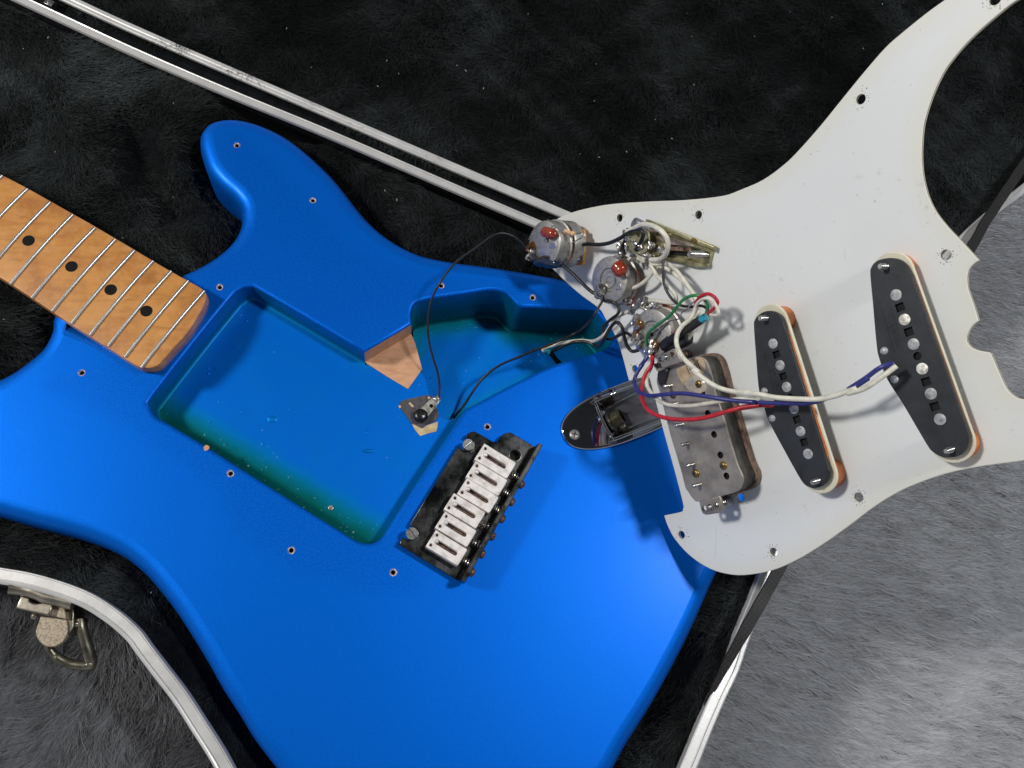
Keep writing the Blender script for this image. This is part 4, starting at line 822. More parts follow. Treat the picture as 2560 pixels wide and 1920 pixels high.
for c, pk, q0, q1, h in (('c6', pkM, (268, 470), (350, 800), 11.5), ('c7', pkN, (265, 520), (350, 830), 9.5)):
    p0, p1 = [p[:2] for p in gl(c, (*q0, h), (*q1, h))]; u = unit(p1-p0); w = np.array((-u[1], u[0])); L_ = np.linalg.norm(p1-p0)
    mb = MB(); mb.prism(ccw(np.array([p0-w*1.9, p1-w*1.9, p1-w*1.7, p0-w*1.7])), h-.1, h+.18); mb.prism(ccw(np.array([p0+w*1.7, p1+w*1.7, p1+w*1.9, p0+w*1.9])), h-.1, h+.18); mb.build('moulded_frame', M['fibre'], pk)['kind'] = 'stuff'
    text_mesh('Fender', 3.6, (*(p0+u*L_*.38+w*1.1), h), u, -w, .25, M['fibre'], pk, 'moulded_lettering') if np.cross(u, -w) < 0 else text_mesh('Fender', 3.6, (*(p0+u*L_*.38-w*1.1), h), u, w, .25, M['fibre'], pk, 'moulded_lettering')

# ---- humbucker
HH = 14.0
hp = gpoly('s4', HH, [(108, 236), (200, 190), (330, 126), (400, 116), (450, 136), (488, 190), (530, 330), (560, 470), (620, 640), (690, 880), (765, 1130), (815, 1245), (812, 1310), (785, 1368), (740, 1400), (605, 1436), (404, 1485), (350, 1462), (302, 1392), (276, 1350), (240, 1210), (190, 1040), (130, 840), (80, 640), (30, 440), (8, 370), (10, 310), (40, 262)], 4)
hol = [G.loc(*P('s4', q)[0], HH)[:2] for q in ((435, 463), (485, 655), (545, 853), (605, 1047), (662, 1245))]
mb = MB(); mb.prism(hp, HH-1, HH, .2, [circle(q, 1.6, 20) for q in hol], .12); hb_ = mb.build('humbucker', M['hbplate'], pgd, angle=30, label='wide humbucker pickup with tarnished metal base plate')
mb = MB()
for q in hol: mb.prism(circle(q, 2.0, 12), HH-2.2, HH-1.9)
mb.build('hole_floor', M['black'], hb_)['kind'] = 'stuff'
mb = MB(); hin = offset(hp, -.6); ph = np.arange(len(hin)); rr = []
for k, z in enumerate((HH-1, HH-2.2, HH-4, HH-6, HH-8, HH-9.5, 3.2)): j = .35*np.sin(ph*.31+k*1.1)+.2*np.sin(ph*.9+k*2.3); rr.append([(p[0], p[1], z) for p in hin+np.stack((j, -j), 1)*.6])
mb.rings(rr, flip=True); mb.build('tape_wrap', M['tape'], hb_, angle=60)
mb = MB(); mb.prism(offset(hp, .7), .3, 3.4, .5); mb.build('bobbin_flange', M['bobbin'], hb_)
for q in ((140, 391), (192, 560), (245, 757), (302, 938), (355, 1132), (412, 1322)):
    b_ = G.loc(*P('s4', q)[0], HH); mb = MB(); thread(mb, (b_[0], b_[1], HH-.3), (0, 0, 1.), 1.0, 5.8 if q[0] != 192 else 4.5, .8, 14); mb.build('pole_screw', M['screwsteel'], hb_)
for i, q in enumerate(((400, 378), (155, 478), (630, 1147), (370, 1220))):
    b_ = G.loc(*P('s4', q)[0], HH+.5); s_ = phillips((b_[0], b_[1]), 2.0, HH, M['brass' if i != 1 else 'rusty'], hb_, rot=i*.7+.3, dome=1.2)
lab = gpoly('s4', HH+.1, [(195, 240, 1), (300, 178), (390, 120, 1), (430, 130), (458, 175), (460, 240), (420, 305, 1), (262, 388, 1), (240, 360), (205, 290)], 3)
mb = MB(); mb.prism(lab, HH, HH+.12); lab_o = mb.build('paper_label', M['paper'], hb_, angle=20)
p0, p1 = G.loc(*P('s4', (402, 168))[0], HH)[:2], G.loc(*P('s4', (228, 264))[0], HH)[:2]
u = unit(p1-p0); w = np.array((-u[1], u[0])); text_mesh('JB6J', 5.0, (*(p0), HH+.12), u, w, .05, M['ink'], lab_o, 'label_lettering')
p0 = G.loc(*P('s4', (320, 700))[0], HH)[:2]; p1 = G.loc(*P('s4', (400, 1010))[0], HH)[:2]; u = unit(p1-p0); w = np.array((-u[1], u[0]))
text_mesh('Seymour', 5.0, (*(p0), HH-.05), u, w, .12, M['hbplate'], hb_, 'stamped_lettering'); text_mesh('Duncan', 5.0, (*(p0-w*5+u*3), HH-.05), u, w, .12, M['hbplate'], hb_, 'stamped_lettering')
mb = MB(); mb.blob(G.loc(*P('s4', (375, 385))[0], HH+.1), 1, 14, .2, (5.0, 4.4, .5)); mb.build('clear_glue', simple('clear_glue', (.42, .38, .30), .12, 0, .2, 300, coat=1), hb_)
for pts, hs, HL, sp_p in (([(20, 148, 1), (38, 110), (70, 88), (160, 42, 1), (188, 50), (205, 85), (240, 168, 1), (78, 228, 1), (52, 222), (40, 190)], [(44, 145), (98, 122), (158, 97)], 18.0, (100, 120)), ([(404, 1483, 1), (602, 1430, 1), (625, 1530), (600, 1588), (540, 1600), (472, 1610), (432, 1588)], [(458, 1548), (512, 1532), (575, 1520)], 14.6, (510, 1530))):
    q = gpoly('s4', HL, pts, 2); hh_ = [G.loc(*P('s4', x)[0], HL)[:2] for x in hs]
    mb = MB(); mb.prism(q, HL-1.1, HL, .45, [circle(x, 1.25, 14) for x in hh_], .1); leg = mb.build('mounting_leg', M['hbplate'], hb_)
    mb = MB(); 
    for i, x in enumerate(hh_): mb.lathe((x[0], x[1], HL), (0, 0, 1.), [(2.0, 0), (1.9, .35), (1.35, .4), (1.3, -.9)], 16)
    mb.build('hole_collar', M['hbplate'], leg)['kind'] = 'stuff'
    x = hh_[1]; mb = MB(); thread(mb, (x[0], x[1], HL-6), (0, 0, 1.), 1.1, 7.6, .7); mb.build('height_screw', M['screwsteel'], leg)
    mb = MB(); spring(mb, (x[0], x[1], .4), (0, 0, 1.), 2.2, HL-2, 9, .42); mb.build('height_spring', M['rusty' if HL > 17 else 'screwsteel'], leg)
q = gpoly('s4', HH-2, [(30, 180, 1), (60, 230), (240, 168, 1), (250, 190), (110, 240, 1), (60, 250)], 2)
mb = MB(); mb.prism(q, 9, HH+2.2); mb.build('bent_leg_side', M['hbplate'], hb_)

# ---- pots
def pot(fc, H, thick, label, dimple=True, r=12.0, low=None):
    c = G.loc(*P(*fc)[0], H); mb = MB(); pr = [(r+.9, H-thick), (r+.9, H-thick+.6), (r, H-thick+.9), (r, H-.9), (r-.3, H-.3), (r-1.0, H)]
    if dimple: pr += [(6.3, H), (5.6, H-.9), (4.4, H-.9), (3.9, H-.25), (2.0, H-.25), (1.6, H-.7), (0, H-.7)]
    else: pr += [(0, H)]
    mb.lathe((c[0], c[1], 0), (0, 0, 1.), pr, 48); o = mb.build('potentiometer', M['potcan'], pgd, angle=35, label=label)
    mb = MB(); mb.cyl((c[0], c[1]), 4.5, 0, H-thick, .2, 20); mb.cyl((c[0], c[1]), 7.5, 0.05, 1.2, .2, 6); mb.build('bushing', M['potcan'], o)
    return o, c
p1_, c1_ = pot(('c1', (296, 400)), 25, 8.5, 'tall dual potentiometer at the tip with a red capacitor', False)
p2_, c2_ = pot(('c1', (890, 738)), 14, 8, 'middle potentiometer with a red capacitor across its back')
p3_, c3_ = pot(('s3', (648, 690)), 14, 8, 'potentiometer beside the humbucker, covered in solder and wires')
def part(name, mat, parent, fn, label=None, angle=40): mb = MB(); fn(mb); return mb.build(name, mat, parent, label=label, angle=angle)
# pot 1: wafers, second can and board
part('wafer', M['phenolic'], p1_, lambda m: m.prism(gpoly('c1', 15.5, [(430, 255), (520, 262), (545, 320), (550, 430), (530, 540), (500, 590, 1), (440, 580, 1), (420, 420)], 3), 14.6, 16.2))
part('second_can', M['potcan'], p1_, lambda m: m.lathe((c1_[0], c1_[1], 0), (0, 0, 1.), [(12.6, 6.8), (12.6, 13.6), (12.2, 14.2), (11, 14.4), (0, 14.4)], 44))
part('circuit_board', M['pcb'], p1_, lambda m: m.prism(gpoly('c1', 6.5, [(560, 262, 1), (650, 270), (668, 292), (665, 400), (660, 555), (640, 597), (560, 603, 1), (500, 598, 1), (490, 300, 1)], 3), 5.2, 6.6, .2))
def lugblob(c, q, h, parent, r=1.8, mat='solder'):
    p = G.loc(*P(c, q)[0], h); mb = MB(); mb.blob(p, 1, 12, .3, (r*.8, r, r*.8)); d = rng.uniform(-.3, .3); mb.v and None; return mb.build('solder_joint', M[mat], parent)
def luglet(c, q, h, parent, dx=2.2):
    p = G.loc(*P(c, q)[0], h); mb = MB(); mb.prism(stadium((p[0], p[1]), (p[0]+dx, p[1]), 1.5, 6), h-.5, h, .1, [circle((p[0]-.2, p[1]), .6, 10)]); return mb.build('terminal_lug', M['lug'], parent)
for q, h in (((630, 335), 8), ((622, 425), 8), ((610, 535), 8), ((478, 325), 18), ((478, 430), 18), ((468, 525), 18)): luglet('c1', q, h-.6, p1_); lugblob('c1', q, h, p1_, 2.0)
def wire(name, pts, r, mat, parent=pgd, label=None, n=7, seg=10):
    """pts: (crop, x, y, h, 'g'|'b')"""
    out = []
    for p in pts:
        fr = G if (len(p) < 5 or p[4] == 'g') else B
        x, y = P(p[0], (p[1], p[2]))[0]; q = fr.loc(x, y, p[3]); out.append(G.w2l(fr.l2w(q)))
    mb = MB(); mb.tube(catmull(out, n), r*(.80 if name == 'wire' else 1), seg); return mb.build(name, M[mat], parent, label=label, angle=180)
def cw_(c, pts, h): return [(c, *p, h) if len(p) == 2 else (c, *p) for p in pts]
m_ = MB(); a_, b_ = G.loc(*P('s2', (690, 460))[0], 27), G.loc(*P('s2', (1060, 555))[0], 26.5); pts = [a_+(b_-a_)*t for t in np.linspace(-.14, 1.1, 12)]
m_.tube(pts, [.3, 1.9, 2.7, 2.9, 2.9, 2.8, 2.8, 2.9, 2.8, 2.5, 1.7, .3], 16); m_.build('capacitor', M['redcap'], p1_)
wire('capacitor_lead', cw_('s2', [(900, 400), (940, 320), (1000, 290), (1080, 320), (1200, 420), (1300, 460)], 27), .32, 'nickel', p1_, n=4, seg=6)
for x, y, r in ((1360, 468, 1.35), (1430, 478, 1.0), (1475, 500, 1.0), (1560, 522, 1.3)): m_ = MB(); m_.blob(G.loc(*P('s2', (x, y))[0], 21), r*1.15, 12, .05); m_.build('resistor_bead', M['tan'], p1_)
wire('resistor_lead', cw_('s2', [(1600, 525), (1700, 520), (1800, 495), (1840, 530), (1820, 640), (1730, 690), (1620, 760), (1500, 820), (1330, 900)], 17), .35, 'nickel', p1_, n=4, seg=6)
part('can_tab', M['nickel'], p1_, lambda m: m.box(G.loc(*P('s2', (985, 870))[0], 25), (2.6, 0), (0, 1.5), 22.5, 25.5, .3))
lugblob('s2', (350, 960), 25.2, p1_, 3.2, 'flux'); lugblob('s2', (385, 1060), 25.6, p1_, 2.2); lugblob('s2', (300, 1200), 22, p1_, 2.6); lugblob('s2', (800, 690), 25.1, p1_, 1.8)
text_mesh('250K', 2.6, (*G.loc(*P('s2', (300, 760))[0], 25)[:2], 25), np.array((.55, .83)), np.array((-.83, .55)), .12, M['potcan'], p1_, 'stamped_lettering')
# pot 2
part('wafer', M['phenolic'], p2_, lambda m: m.prism(gpoly('c1', 5.0, [(1060, 628, 1), (1135, 632), (1162, 690), (1150, 780), (1120, 880), (1082, 972), (1010, 955, 1), (980, 900, 1)], 3), 3.2, 5.2, .2))
for q in ((1092, 722), (1072, 840), (1050, 930)): luglet('c1', q, 7.4, p2_); lugblob('c1', q, 8, p2_, 2.1)
m_ = MB(); a_, b_ = G.loc(*P('c1', (965, 600))[0], 17), G.loc(*P('c1', (1030, 680))[0], 16.5); pts = [a_+(b_-a_)*t for t in np.linspace(-.25, 1.15, 12)]
m_.tube(pts, [.3, 2.4, 3.6, 3.9, 3.8, 3.7, 3.8, 3.9, 3.7, 3.2, 2.2, .3], 18, ry=None); m_.build('capacitor', M['redcap'], p2_)
lugblob('c1', (820, 830), 14.6, p2_, 3.4); lugblob('c1', (790, 870), 13.6, p2_, 2.4); part('can_tab', M['nickel'], p2_, lambda m: m.box(G.loc(*P('c1', (985, 800))[0], 14), (1.8, 0), (0, 1.5), 11.5, 14.5, .3))
# pot 3
part('wafer', M['phenolic'], p3_, lambda m: m.prism(gpoly('s3', 5.0, [(600, 245, 1), (700, 150), (770, 120), (900, 140), (950, 170), (990, 290), (800, 330, 1), (620, 330, 1)], 3), 3.2, 5.2, .2))
for q in ((535, 110), (760, 215)): lugblob('s3', q, 8, p3_, 2.4)
wire('terminal_lug', cw_('s3', [(545, 110, 7), (620, 110, 8), (690, 150, 8), (730, 220, 7), (760, 280, 6)], 8), .9, 'lug', p3_, n=4); wire('terminal_lug', cw_('s3', [(330, 190, 8), (400, 160, 9), (480, 210, 8), (560, 250, 7), (600, 300, 7)], 8), 1.0, 'lug', p3_, n=4)
for q, h, r, mt in (((375, 420), 14.6, 2.4, 'solder'), ((355, 480), 14, 2.2, 'solder'), ((400, 570), 14.6, 2.4, 'solder'), ((430, 530), 14.2, 3.0, 'flux'), ((390, 690), 14.0, 2.4, 'flux'), ((415, 800), 14.8, 2.6, 'solder'), ((440, 880), 14.6, 2.9, 'solder'), ((320, 800), 14, 1.6, 'solder'), ((600, 1040), 15, 2.3, 'solder'), ((650, 990), 15, 2.4, 'solder'), ((740, 900), 14.8, 2.0, 'flux'), ((715, 960), 15, 2.2, 'solder'), ((550, 1020), 14.4, 1.8, 'solder'), ((640, 1085), 14.6, 1.8, 'solder'), ((660, 840), 14.4, 1.8, 'lug')): lugblob('s3', q, h, p3_, r, mt)
part('drain_hole', M['black'], p3_, lambda m: m.cyl(G.loc(*P('s3', (655, 710))[0], 13.9)[:2], 1.0, 13.5, 13.95, .1, 12))
wire('tape_wrap', cw_('s3', [(880, 960, 13), (960, 870, 12), (1040, 800, 12)], 12), 3.2, 'tapeclean', pgd, 'black tape wrapped round the humbucker cable', n=4)
part('tape_wrap', M['tapeclean'], pgd, lambda m: m.prism(gpoly('s3', 17, [(930, 712, 1), (1100, 760), (1230, 720, 1), (1215, 880), (1060, 975, 1), (830, 1035, 1), (880, 900)], 3), 9, 15, 1.2), 'black tape patch over the edge of the soldered pot')
part('tape_wrap', M['tapeclean'], hb_, lambda m: m.prism(gpoly('s3', 15.5, [(755, 1190, 1), (705, 1320), (760, 1380, 1), (745, 1480), (770, 1620), (850, 1700, 1), (905, 1560), (960, 1345, 1), (830, 1345, 1)], 3), 7, 15.3, .8), 'black tape at the corner of the base plate')

# ---- selector switch
sw_ = part('selector_switch', M['bronze'], pgd, lambda m: m.prism(gpoly('c1', 1.8, [(1150, 215, 1), (1240, 200, 1), (1850, 460, 1), (1810, 612, 1), (1760, 622), (1690, 612), (1600, 575), (1530, 560), (1300, 540), (1130, 505, 1), (1040, 420, 1), (1060, 300, 1)], 3), .3, 1.8, .2), 'brass coloured blade switch with wires soldered at its left end', 30)
def wallseg(m, c, pts, h1, h0, th): 
    q = [G.loc(*p, h1)[:2] for p in P(c, *pts)]
    for a, b_ in zip(q, q[1:]):
        u = unit(b_-a); w = np.array((-u[1], u[0]))*th/2; m.prism(ccw(np.array([a-w, b_-w, b_+w, a+w])), h0, h1, .2)
part('frame_wall', M['bronze'], sw_, lambda m: m.prism(gpoly('c1', 4.5, [(1232, 176, 1), (1860, 428, 1), (1853, 462, 1), (1420, 292, 1), (1226, 215, 1)]), 1.8, 4.5, .3))
part('frame_wall', M['bronze'], sw_, lambda m: m.prism(gpoly('c1', 3.6, [(1130, 480, 1), (1300, 545), (1440, 562), (1540, 580), (1620, 606), (1700, 620), (1800, 612, 1), (1806, 585, 1), (1700, 575), (1600, 540), (1440, 525), (1300, 500), (1140, 455, 1)], 3), 1.8, 3.6, .3))
part('blade_carrier', simple('pinkish_plate', (.46, .36, .30), .35, .7, .3, 300), sw_, lambda m: m.prism(gpoly('c1', 8, [(1255, 262, 1), (1380, 300), (1420, 335, 1), (1660, 408, 1), (1670, 428, 1), (1420, 410, 1), (1250, 372, 1)], 2), 7.2, 8, .2, [circle(G.loc(*P('c1', (1345, 322))[0], 8)[:2], 1.4, 12)]))
part('leaf_spring', M['rusty'], sw_, lambda m: m.prism(gpoly('c1', 6, [(1290, 405, 1), (1430, 425), (1655, 440, 1), (1650, 475, 1), (1430, 465), (1290, 450, 1)], 2), 5.4, 6, .1))
part('leaf_spring', M['black'], sw_, lambda m: m.prism(gpoly('c1', 3.4, [(1420, 470, 1), (1640, 485, 1), (1630, 520, 1), (1420, 500, 1)], 2), 1.9, 3.4, .1))
part('carrier_post', M['bronze'], sw_, lambda m: m.cyl(G.loc(*P('c1', (1330, 340))[0], 7)[:2], 3.4, 1.8, 7.1, .2, 14))
part('contact_wafer', M['bronze'], sw_, lambda m: m.prism(gpoly('c1', 12.5, [(1070, 300), (1150, 270), (1240, 285), (1262, 350), (1250, 450), (1190, 500), (1110, 480), (1050, 420), (1040, 350)], 4), 11.5, 12.5, .15, [circle(G.loc(*P('c1', (1165, 320))[0], 12.5)[:2], 1.2, 12)]))
part('contact_wafer', M['bronze'], sw_, lambda m: m.prism(gpoly('c1', 8, [(1060, 330), (1150, 290), (1280, 300), (1400, 400), (1400, 500, 1), (1280, 520), (1130, 500), (1050, 440)], 4), 7, 8, .15))
def roller(m):
    a, b_ = G.loc(*P('s1', (455, 370))[0], 12), G.loc(*P('s1', (610, 450))[0], 9); m.lathe(a, b_-a, [(0, -.3), (2.5, 0), (2.8, .5), (2.9, 4), (2.9, 8)], 20)
part('detent_roller', simple('grey_roller', (.20, .20, .24), .35, .3), sw_, roller)
def bolt(m):
    a = G.loc(*P('c1', (1795, 505))[0], 1.6); thread(m, a, (0, 0, 1.), 1.7, 13.5, 1.0, 14)
part('mounting_bolt', M['screwsteel'], sw_, bolt)
part('bracket_shine', M['brass'], sw_, lambda m: m.box(G.loc(*P('c1', (1680, 372))[0], 4.7), (1.6, -.7), (.4, .8), 4.4, 4.7, .1))
for q, h, r in (((1055, 300), 13, 2.2), ((1075, 355), 13, 2.2), ((995, 425), 10, 2.2), ((1010, 487), 9, 2.3), ((1120, 525), 9, 2.6), ((1185, 425), 13, 2.1), ((1270, 530), 11, 1.8), ((1250, 590), 9, 2.2), ((1065, 430), 12, 1.8), ((1385, 470), 10, 2.3), ((1135, 395), 12.5, 1.6), ((1270, 420), 12, 1.8), ((1215, 500), 11, 1.5)): luglet('c1', q, h-1, sw_, 1.6); lugblob('c1', q, h, sw_, r)

# ---- wires
c1w = lambda pts, h: cw_('c1', pts, h)
wire('wire', [('s2', 380, 1060, 25.5), ('c10', 1400, 150, 22), ('c10', 1350, 90, 30, 'b'), ('c10', 1300, 42, 34, 'b'), ('c10', 1210, 10, 36, 'b'), ('c10', 1130, 25, 36, 'b'), ('c10', 1050, 78, 34, 'b'), ('c10', 970, 138, 32, 'b'), ('c10', 890, 192, 30, 'b'), ('c10', 820, 250, 28, 'b'), ('c10', 760, 320, 26, 'b'), ('c10', 700, 410, 24, 'b'), ('c10', 650, 500, 20, 'b'), ('c10', 618, 600, 16, 'b'), ('c10', 605, 700, 12, 'b'), ('c10', 605, 800, 8, 'b'), ('c10', 620, 900, 4, 'b'), ('c10', 648, 1010, -1, 'b'), ('c10', 680, 1110, -6, 'b'), ('c10', 698, 1220, -10, 'b'), ('c10', 692, 1322, -12.6, 'b')], .72, 'wblack', label='thin black ground wire looping down to the ground lug')
wire('wire', cw_('c1', [(150, 455, 25), (190, 500, 26), (235, 545, 26), (300, 528, 25), (370, 535, 24), (440, 585, 21), (550, 670, 18), (650, 770, 16), (740, 850, 14), (800, 862, 13.6)], 20), 1.2, 'wblack', label='black wire between the tip pot and the middle pot')
sh_ = MB(); pts = [G.loc(*P('s2', q)[0], h) for q, h in (((400, 1370), 24.5), ((520, 1360), 24.5), ((660, 1350), 24), ((800, 1370), 23.5), ((950, 1395), 23), ((1080, 1410), 22.5), ((1200, 1440), 22))]; sh_.tube(catmull(pts, 4), list(np.interp(np.linspace(0, 1, 25), [0, .15, .5, .85, 1], [.7, 2.4, 3.0, 2.6, 1.2])), 14); sh_.build('shrink_tube', M['shrink'], pgd)
wire('wire', c1w([(640, 415, 8), (700, 405, 9), (800, 411, 10), (900, 395, 11), (1000, 350, 13), (1050, 315, 14), (1120, 274, 16), (1180, 272, 17), (1210, 310, 17), (1195, 370, 15), (1165, 420, 14), (1140, 462, 13)], 10), 1.3, 'wblack', label='black wire from the amber board to the switch')
wire('wire', c1w([(1040, 500, 11), (1020, 430, 12), (1045, 360, 13.5), (1065, 310, 14)], 10), 1.1, 'wblack', label='short black wire at the left end of the switch')
wire('wire', c1w([(1060, 292, 14), (1120, 262, 16), (1200, 226, 19), (1290, 236, 21), (1375, 285, 21), (1430, 360, 20), (1435, 440, 18), (1415, 500, 16), (1360, 545, 13), (1275, 552, 11)], 10), 1.5, 'wwhite', label='white wire arching over the switch')
wire('wire', c1w([(1105, 815, 8.5), (1180, 782, 9), (1250, 725, 9), (1305, 655, 8), (1335, 610, 6), (1340, 570, 5)], 8), 1.25, 'wwhite', label='white wire from the middle pot to the switch')
wire('wire', c1w([(1265, 585, 9), (1300, 640, 10), (1350, 710, 11), (1430, 790, 12), (1495, 860, 12), (1515, 920, 11), (1490, 948, 10), (1400, 940, 9), (1330, 928, 9), (1265, 925, 9)], 10), 1.25, 'wwhite', label='white wire from the switch to the soldered pot')
wire('wire', c1w([(1150, 530, 8), (1220, 565, 8), (1310, 590, 9), (1420, 585, 10), (1490, 625, 11), (1570, 720, 12), (1640, 820, 12), (1690, 900, 12), (1722, 990, 12), (1715, 1090, 12), (1680, 1190, 12), (1620, 1280, 12), (1560, 1345, 11)], 10), 1.25, 'wwhite', label='outer white wire running from the switch past the soldered pot')
wire('wire', c1w([(1130, 470, 9), (1170, 510, 9), (1230, 550, 8), (1330, 600, 8), (1440, 640, 8), (1540, 720, 8), (1620, 800, 9), (1670, 870, 9), (1695, 960, 9), (1690, 1060, 9), (1640, 1180, 10), (1570, 1300, 10), (1530, 1370, 10)], 10), 1.2, 'wwhite', label='inner white wire beside the outer white one')
wire('wire', c1w([(1395, 540, 14), (1392, 640, 15), (1402, 770, 15), (1450, 880, 15), (1530, 960, 15), (1640, 985, 15), (1740, 975, 16), (1800, 1005, 17), (1825, 1070, 17)], 15), .85, 'wblack', label='thin black wire from the switch to the humbucker cable')
# white + blue pair from the right pickup, red + white pair from the middle pickup
wire('wire', c1w([(1700, 960, 17), (1690, 1010, 18), (1640, 1100, 19), (1570, 1160, 20), (1522, 1240, 21), (1518, 1330, 22), (1560, 1430, 25), (1640, 1520, 27), (1720, 1590, 28)], 20)+cw_('c2', [(1560, 430, 28), (1640, 495, 28), (1740, 562, 27), (1830, 600, 26), (1950, 625, 25), (2100, 642, 25)], 25)+cw_('c6', [(0, 795, 25), (200, 818, 25), (330, 842, 24), (550, 856, 23), (700, 853, 22), (830, 826, 22), (1000, 765, 22)], 22)+cw_('c7', [(0, 1115, 22), (120, 1078, 22), (250, 990, 21), (335, 925, 19)], 20), 1.35, 'wwhite', label='long white wire from the right pickup over the humbucker')
wire('wire', cw_('s3', [(600, 1090, 15), (540, 1180, 16), (450, 1290, 17)], 15)+cw_('c2', [(1130, 380, 19), (1078, 460, 21), (1058, 540, 23), (1098, 620, 25), (1190, 653, 27), (1300, 645, 28), (1400, 636, 28), (1500, 636, 28), (1700, 664, 27), (1900, 694, 25), (2100, 709, 23)], 20)+cw_('c6', [(0, 868, 22), (250, 886, 21), (500, 890, 20.5), (650, 880, 21), (800, 832, 21), (950, 775, 21), (1100, 680, 21)], 20)+cw_('c7', [(0, 1090, 21), (120, 1012, 21), (220, 940, 21), (318, 906, 19)], 20), 1.2, 'wblue', label='dark blue wire from the right pickup to the soldered pot')
wire('wire', cw_('c2', [(1212, 312, 15), (1210, 380, 17), (1162, 450, 19), (1130, 530, 21), (1120, 620, 23), (1130, 700, 25), (1180, 780, 27), (1270, 830, 28), (1400, 857, 28), (1560, 858, 27), (1700, 836, 26), (1850, 792, 25), (2000, 752, 23), (2130, 738, 21)], 20)+cw_('c6', [(20, 935, 20), (120, 912, 19), (310, 905, 17.6)], 19), 1.25, 'wred', label='red wire from the middle pickup curving under the others')
wire('wire', cw_('c2', [(1215, 330, 13), (1205, 400, 15), (1165, 490, 18), (1168, 570, 21), (1220, 650, 24), (1280, 702, 26), (1380, 736, 26), (1550, 740, 25), (1700, 718, 25), (1850, 695, 24), (2000, 682, 22), (2130, 686, 21)], 20)+cw_('c6', [(20, 852, 20), (120, 850, 19.5), (220, 858, 19), (310, 880, 17.6)], 19), 1.15, 'wwhite', label='white wire from the middle pickup between the blue and red ones')
# grounds and output leads
wire('wire', c1w([(835, 880, 14.5), (826, 940, 15), (800, 985, 16), (740, 1085, 17)], 15)+[('c1', 620, 1205, 4, 'b'), ('c1', 450, 1290, -2, 'b'), ('c1', 280, 1360, -6, 'b'), ('c1', 100, 1428, -9, 'b'), ('c10', 1350, 990, -11, 'b'), ('c10', 1200, 1052, -14, 'b'), ('c10', 1080, 1132, -17, 'b'), ('c10', 985, 1240, -22, 'b'), ('c10', 900, 1370, -28, 'b'), ('c10', 810, 1482, -34, 'b')], .85, 'wblack', label='long black wire from the middle pot into the dark end of the cavity')
wire('wire', c1w([(850, 920, 14), (930, 940, 14), (982, 985, 13), (975, 1050, 13), (900, 1110, 12), (845, 1175, 11), (845, 1250, 11), (900, 1284, 11), (970, 1255, 12), (1050, 1225, 13), (1110, 1262, 14)], 12), 1.05, 'wblack', label='black wire looping between the middle pot and the soldered pot')
ej = [('c1', 500, 1310, -4, 'b'), ('c1', 380, 1340, -8, 'b'), ('c1', 300, 1365, -10, 'b'), ('c1', 292, 1390, -12, 'b'), ('c1', 345, 1402, -14, 'b')]
wire('wire', c1w([(1105, 1022, 9), (1030, 1045, 9), (960, 1090, 10), (905, 1170, 11), (845, 1250, 12)], 10)+[('c1', 750, 1302, 6, 'b'), ('c1', 640, 1296, 0, 'b')]+ej, 1.3, 'wwhite', label='white output wire bending down into the control cavity')
wire('wire', c1w([(1165, 1385, 12), (1105, 1393, 12), (1060, 1340, 13), (1032, 1250, 14), (1010, 1165, 15), (960, 1127, 15), (905, 1180, 14), (845, 1285, 13)], 12)+[('c1', 790, 1352, 8, 'b'), ('c1', 700, 1312, 3, 'b'), ('c1', 600, 1306, 0, 'b'), ('c1', 500, 1330, -5, 'b'), ('c1', 400, 1382, -10, 'b'), ('c1', 345, 1402, -13, 'b')], 1.15, 'wblack', label='black output wire bending down beside the white one')
wire('output_cable', [('c10', 1565, 955, -13, 'b'), ('c10', 1592, 972, -15, 'b'), ('c10', 1622, 1015, -20, 'b'), ('c10', 1660, 1055, -24, 'b'), ('c10', 1700, 1110, -30, 'b')], 1.5, 'wblack')
part('shrink_tube', M['cyan'], pgd, lambda m: m.tube([G.w2l(B.l2w(B.loc(*P('c1', q)[0], -12))) for q in ((300, 1385), (350, 1405))], 1.7, 10))
for q in ((1105, 1020), (1145, 965), (1230, 940)): lugblob('c1', q, 9, pgd, 2.2)
wire('bare_wire', c1w([(1120, 1015, 9), (1160, 985, 10), (1150, 950, 11), (1175, 910, 11)], 10), .5, 'nickel')
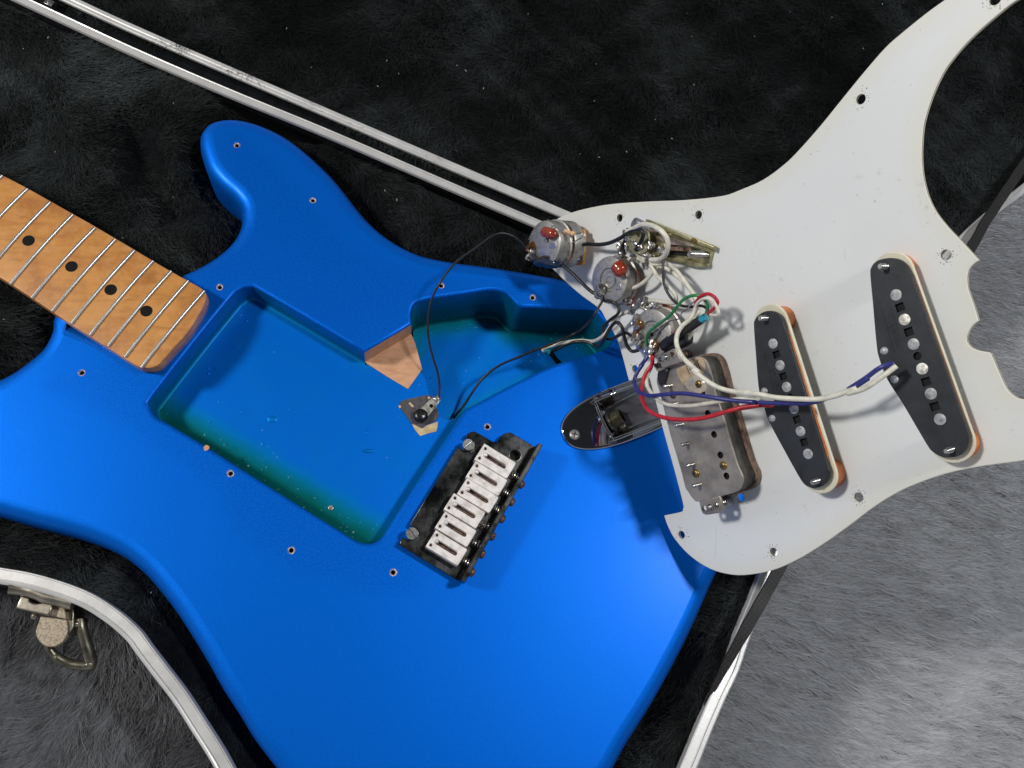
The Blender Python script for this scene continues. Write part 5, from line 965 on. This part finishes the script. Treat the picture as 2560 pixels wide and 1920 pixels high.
# humbucker cable
wire('humbucker_cable', cw_('s3', [(880, 960, 14), (980, 850, 15), (1080, 760, 16), (1230, 660, 17), (1380, 560, 17), (1500, 480, 17), (1570, 435, 17)], 16), 2.1, 'wblack', hb_, n=5, seg=14)
part('cable_foil', M['cyan'], hb_, lambda m: m.tube([G.loc(*P('s3', q)[0], 17) for q in ((1560, 440), (1655, 385))], 1.9, 12))
wire('wire', c1w([(1240, 1345, 14.8), (1238, 1290, 15), (1262, 1220, 16), (1330, 1160, 17), (1450, 1070, 18), (1520, 985, 19), (1590, 910, 19), (1690, 878, 19), (1765, 905, 18), (1805, 970, 17), (1790, 1045, 17)], 16), .95, 'wgreen', label='green wire running over the soldered pot')
wire('wire', c1w([(1450, 1272, 15), (1530, 1200, 16), (1620, 1120, 16), (1675, 1030, 17), (1700, 940, 18), (1745, 885, 19), (1810, 866, 19), (1870, 898, 19), (1895, 950, 18), (1850, 1010, 17), (1800, 1050, 17)], 17), 1.0, 'wred', label='red wire looping from the cable end')
wire('wire', c1w([(1530, 1230, 15), (1580, 1150, 16), (1640, 1080, 17), (1680, 1010, 18), (1710, 950, 19), (1760, 912, 20), (1820, 912, 20), (1870, 955, 19), (1905, 1040, 18), (1880, 1062, 17), (1820, 1058, 17)], 17), .9, 'wwhite', label='thin white wire looping from the cable end')
wire('bare_wire', c1w([(1700, 925, 18), (1650, 960, 17), (1610, 1010, 17), (1565, 1040, 16), (1545, 1090, 15.5), (1500, 1105, 15), (1430, 1125, 15), (1380, 1190, 14.6), (1300, 1240, 14.6)], 16), .3, 'nickel')
for k in range(4): wire('bare_wire', cw_('s3', [(930-k*12, 480+k*14, 15), (850-k*14, 590+k*12, 15), (760-k*4, 660+k*20, 14.7), (700, 800-k*10, 14.7), (640+k*8, 900, 14.8), (600+k*10, 990, 15)], 15), .25, 'nickel', p3_, seg=5, n=4)

S.cycles.max_bounces = 6; S.cycles.use_denoising = True

print('TRIS', sum(len(o.data.loops)-2*len(o.data.polygons) for o in bpy.data.objects if o.type=='MESH'))
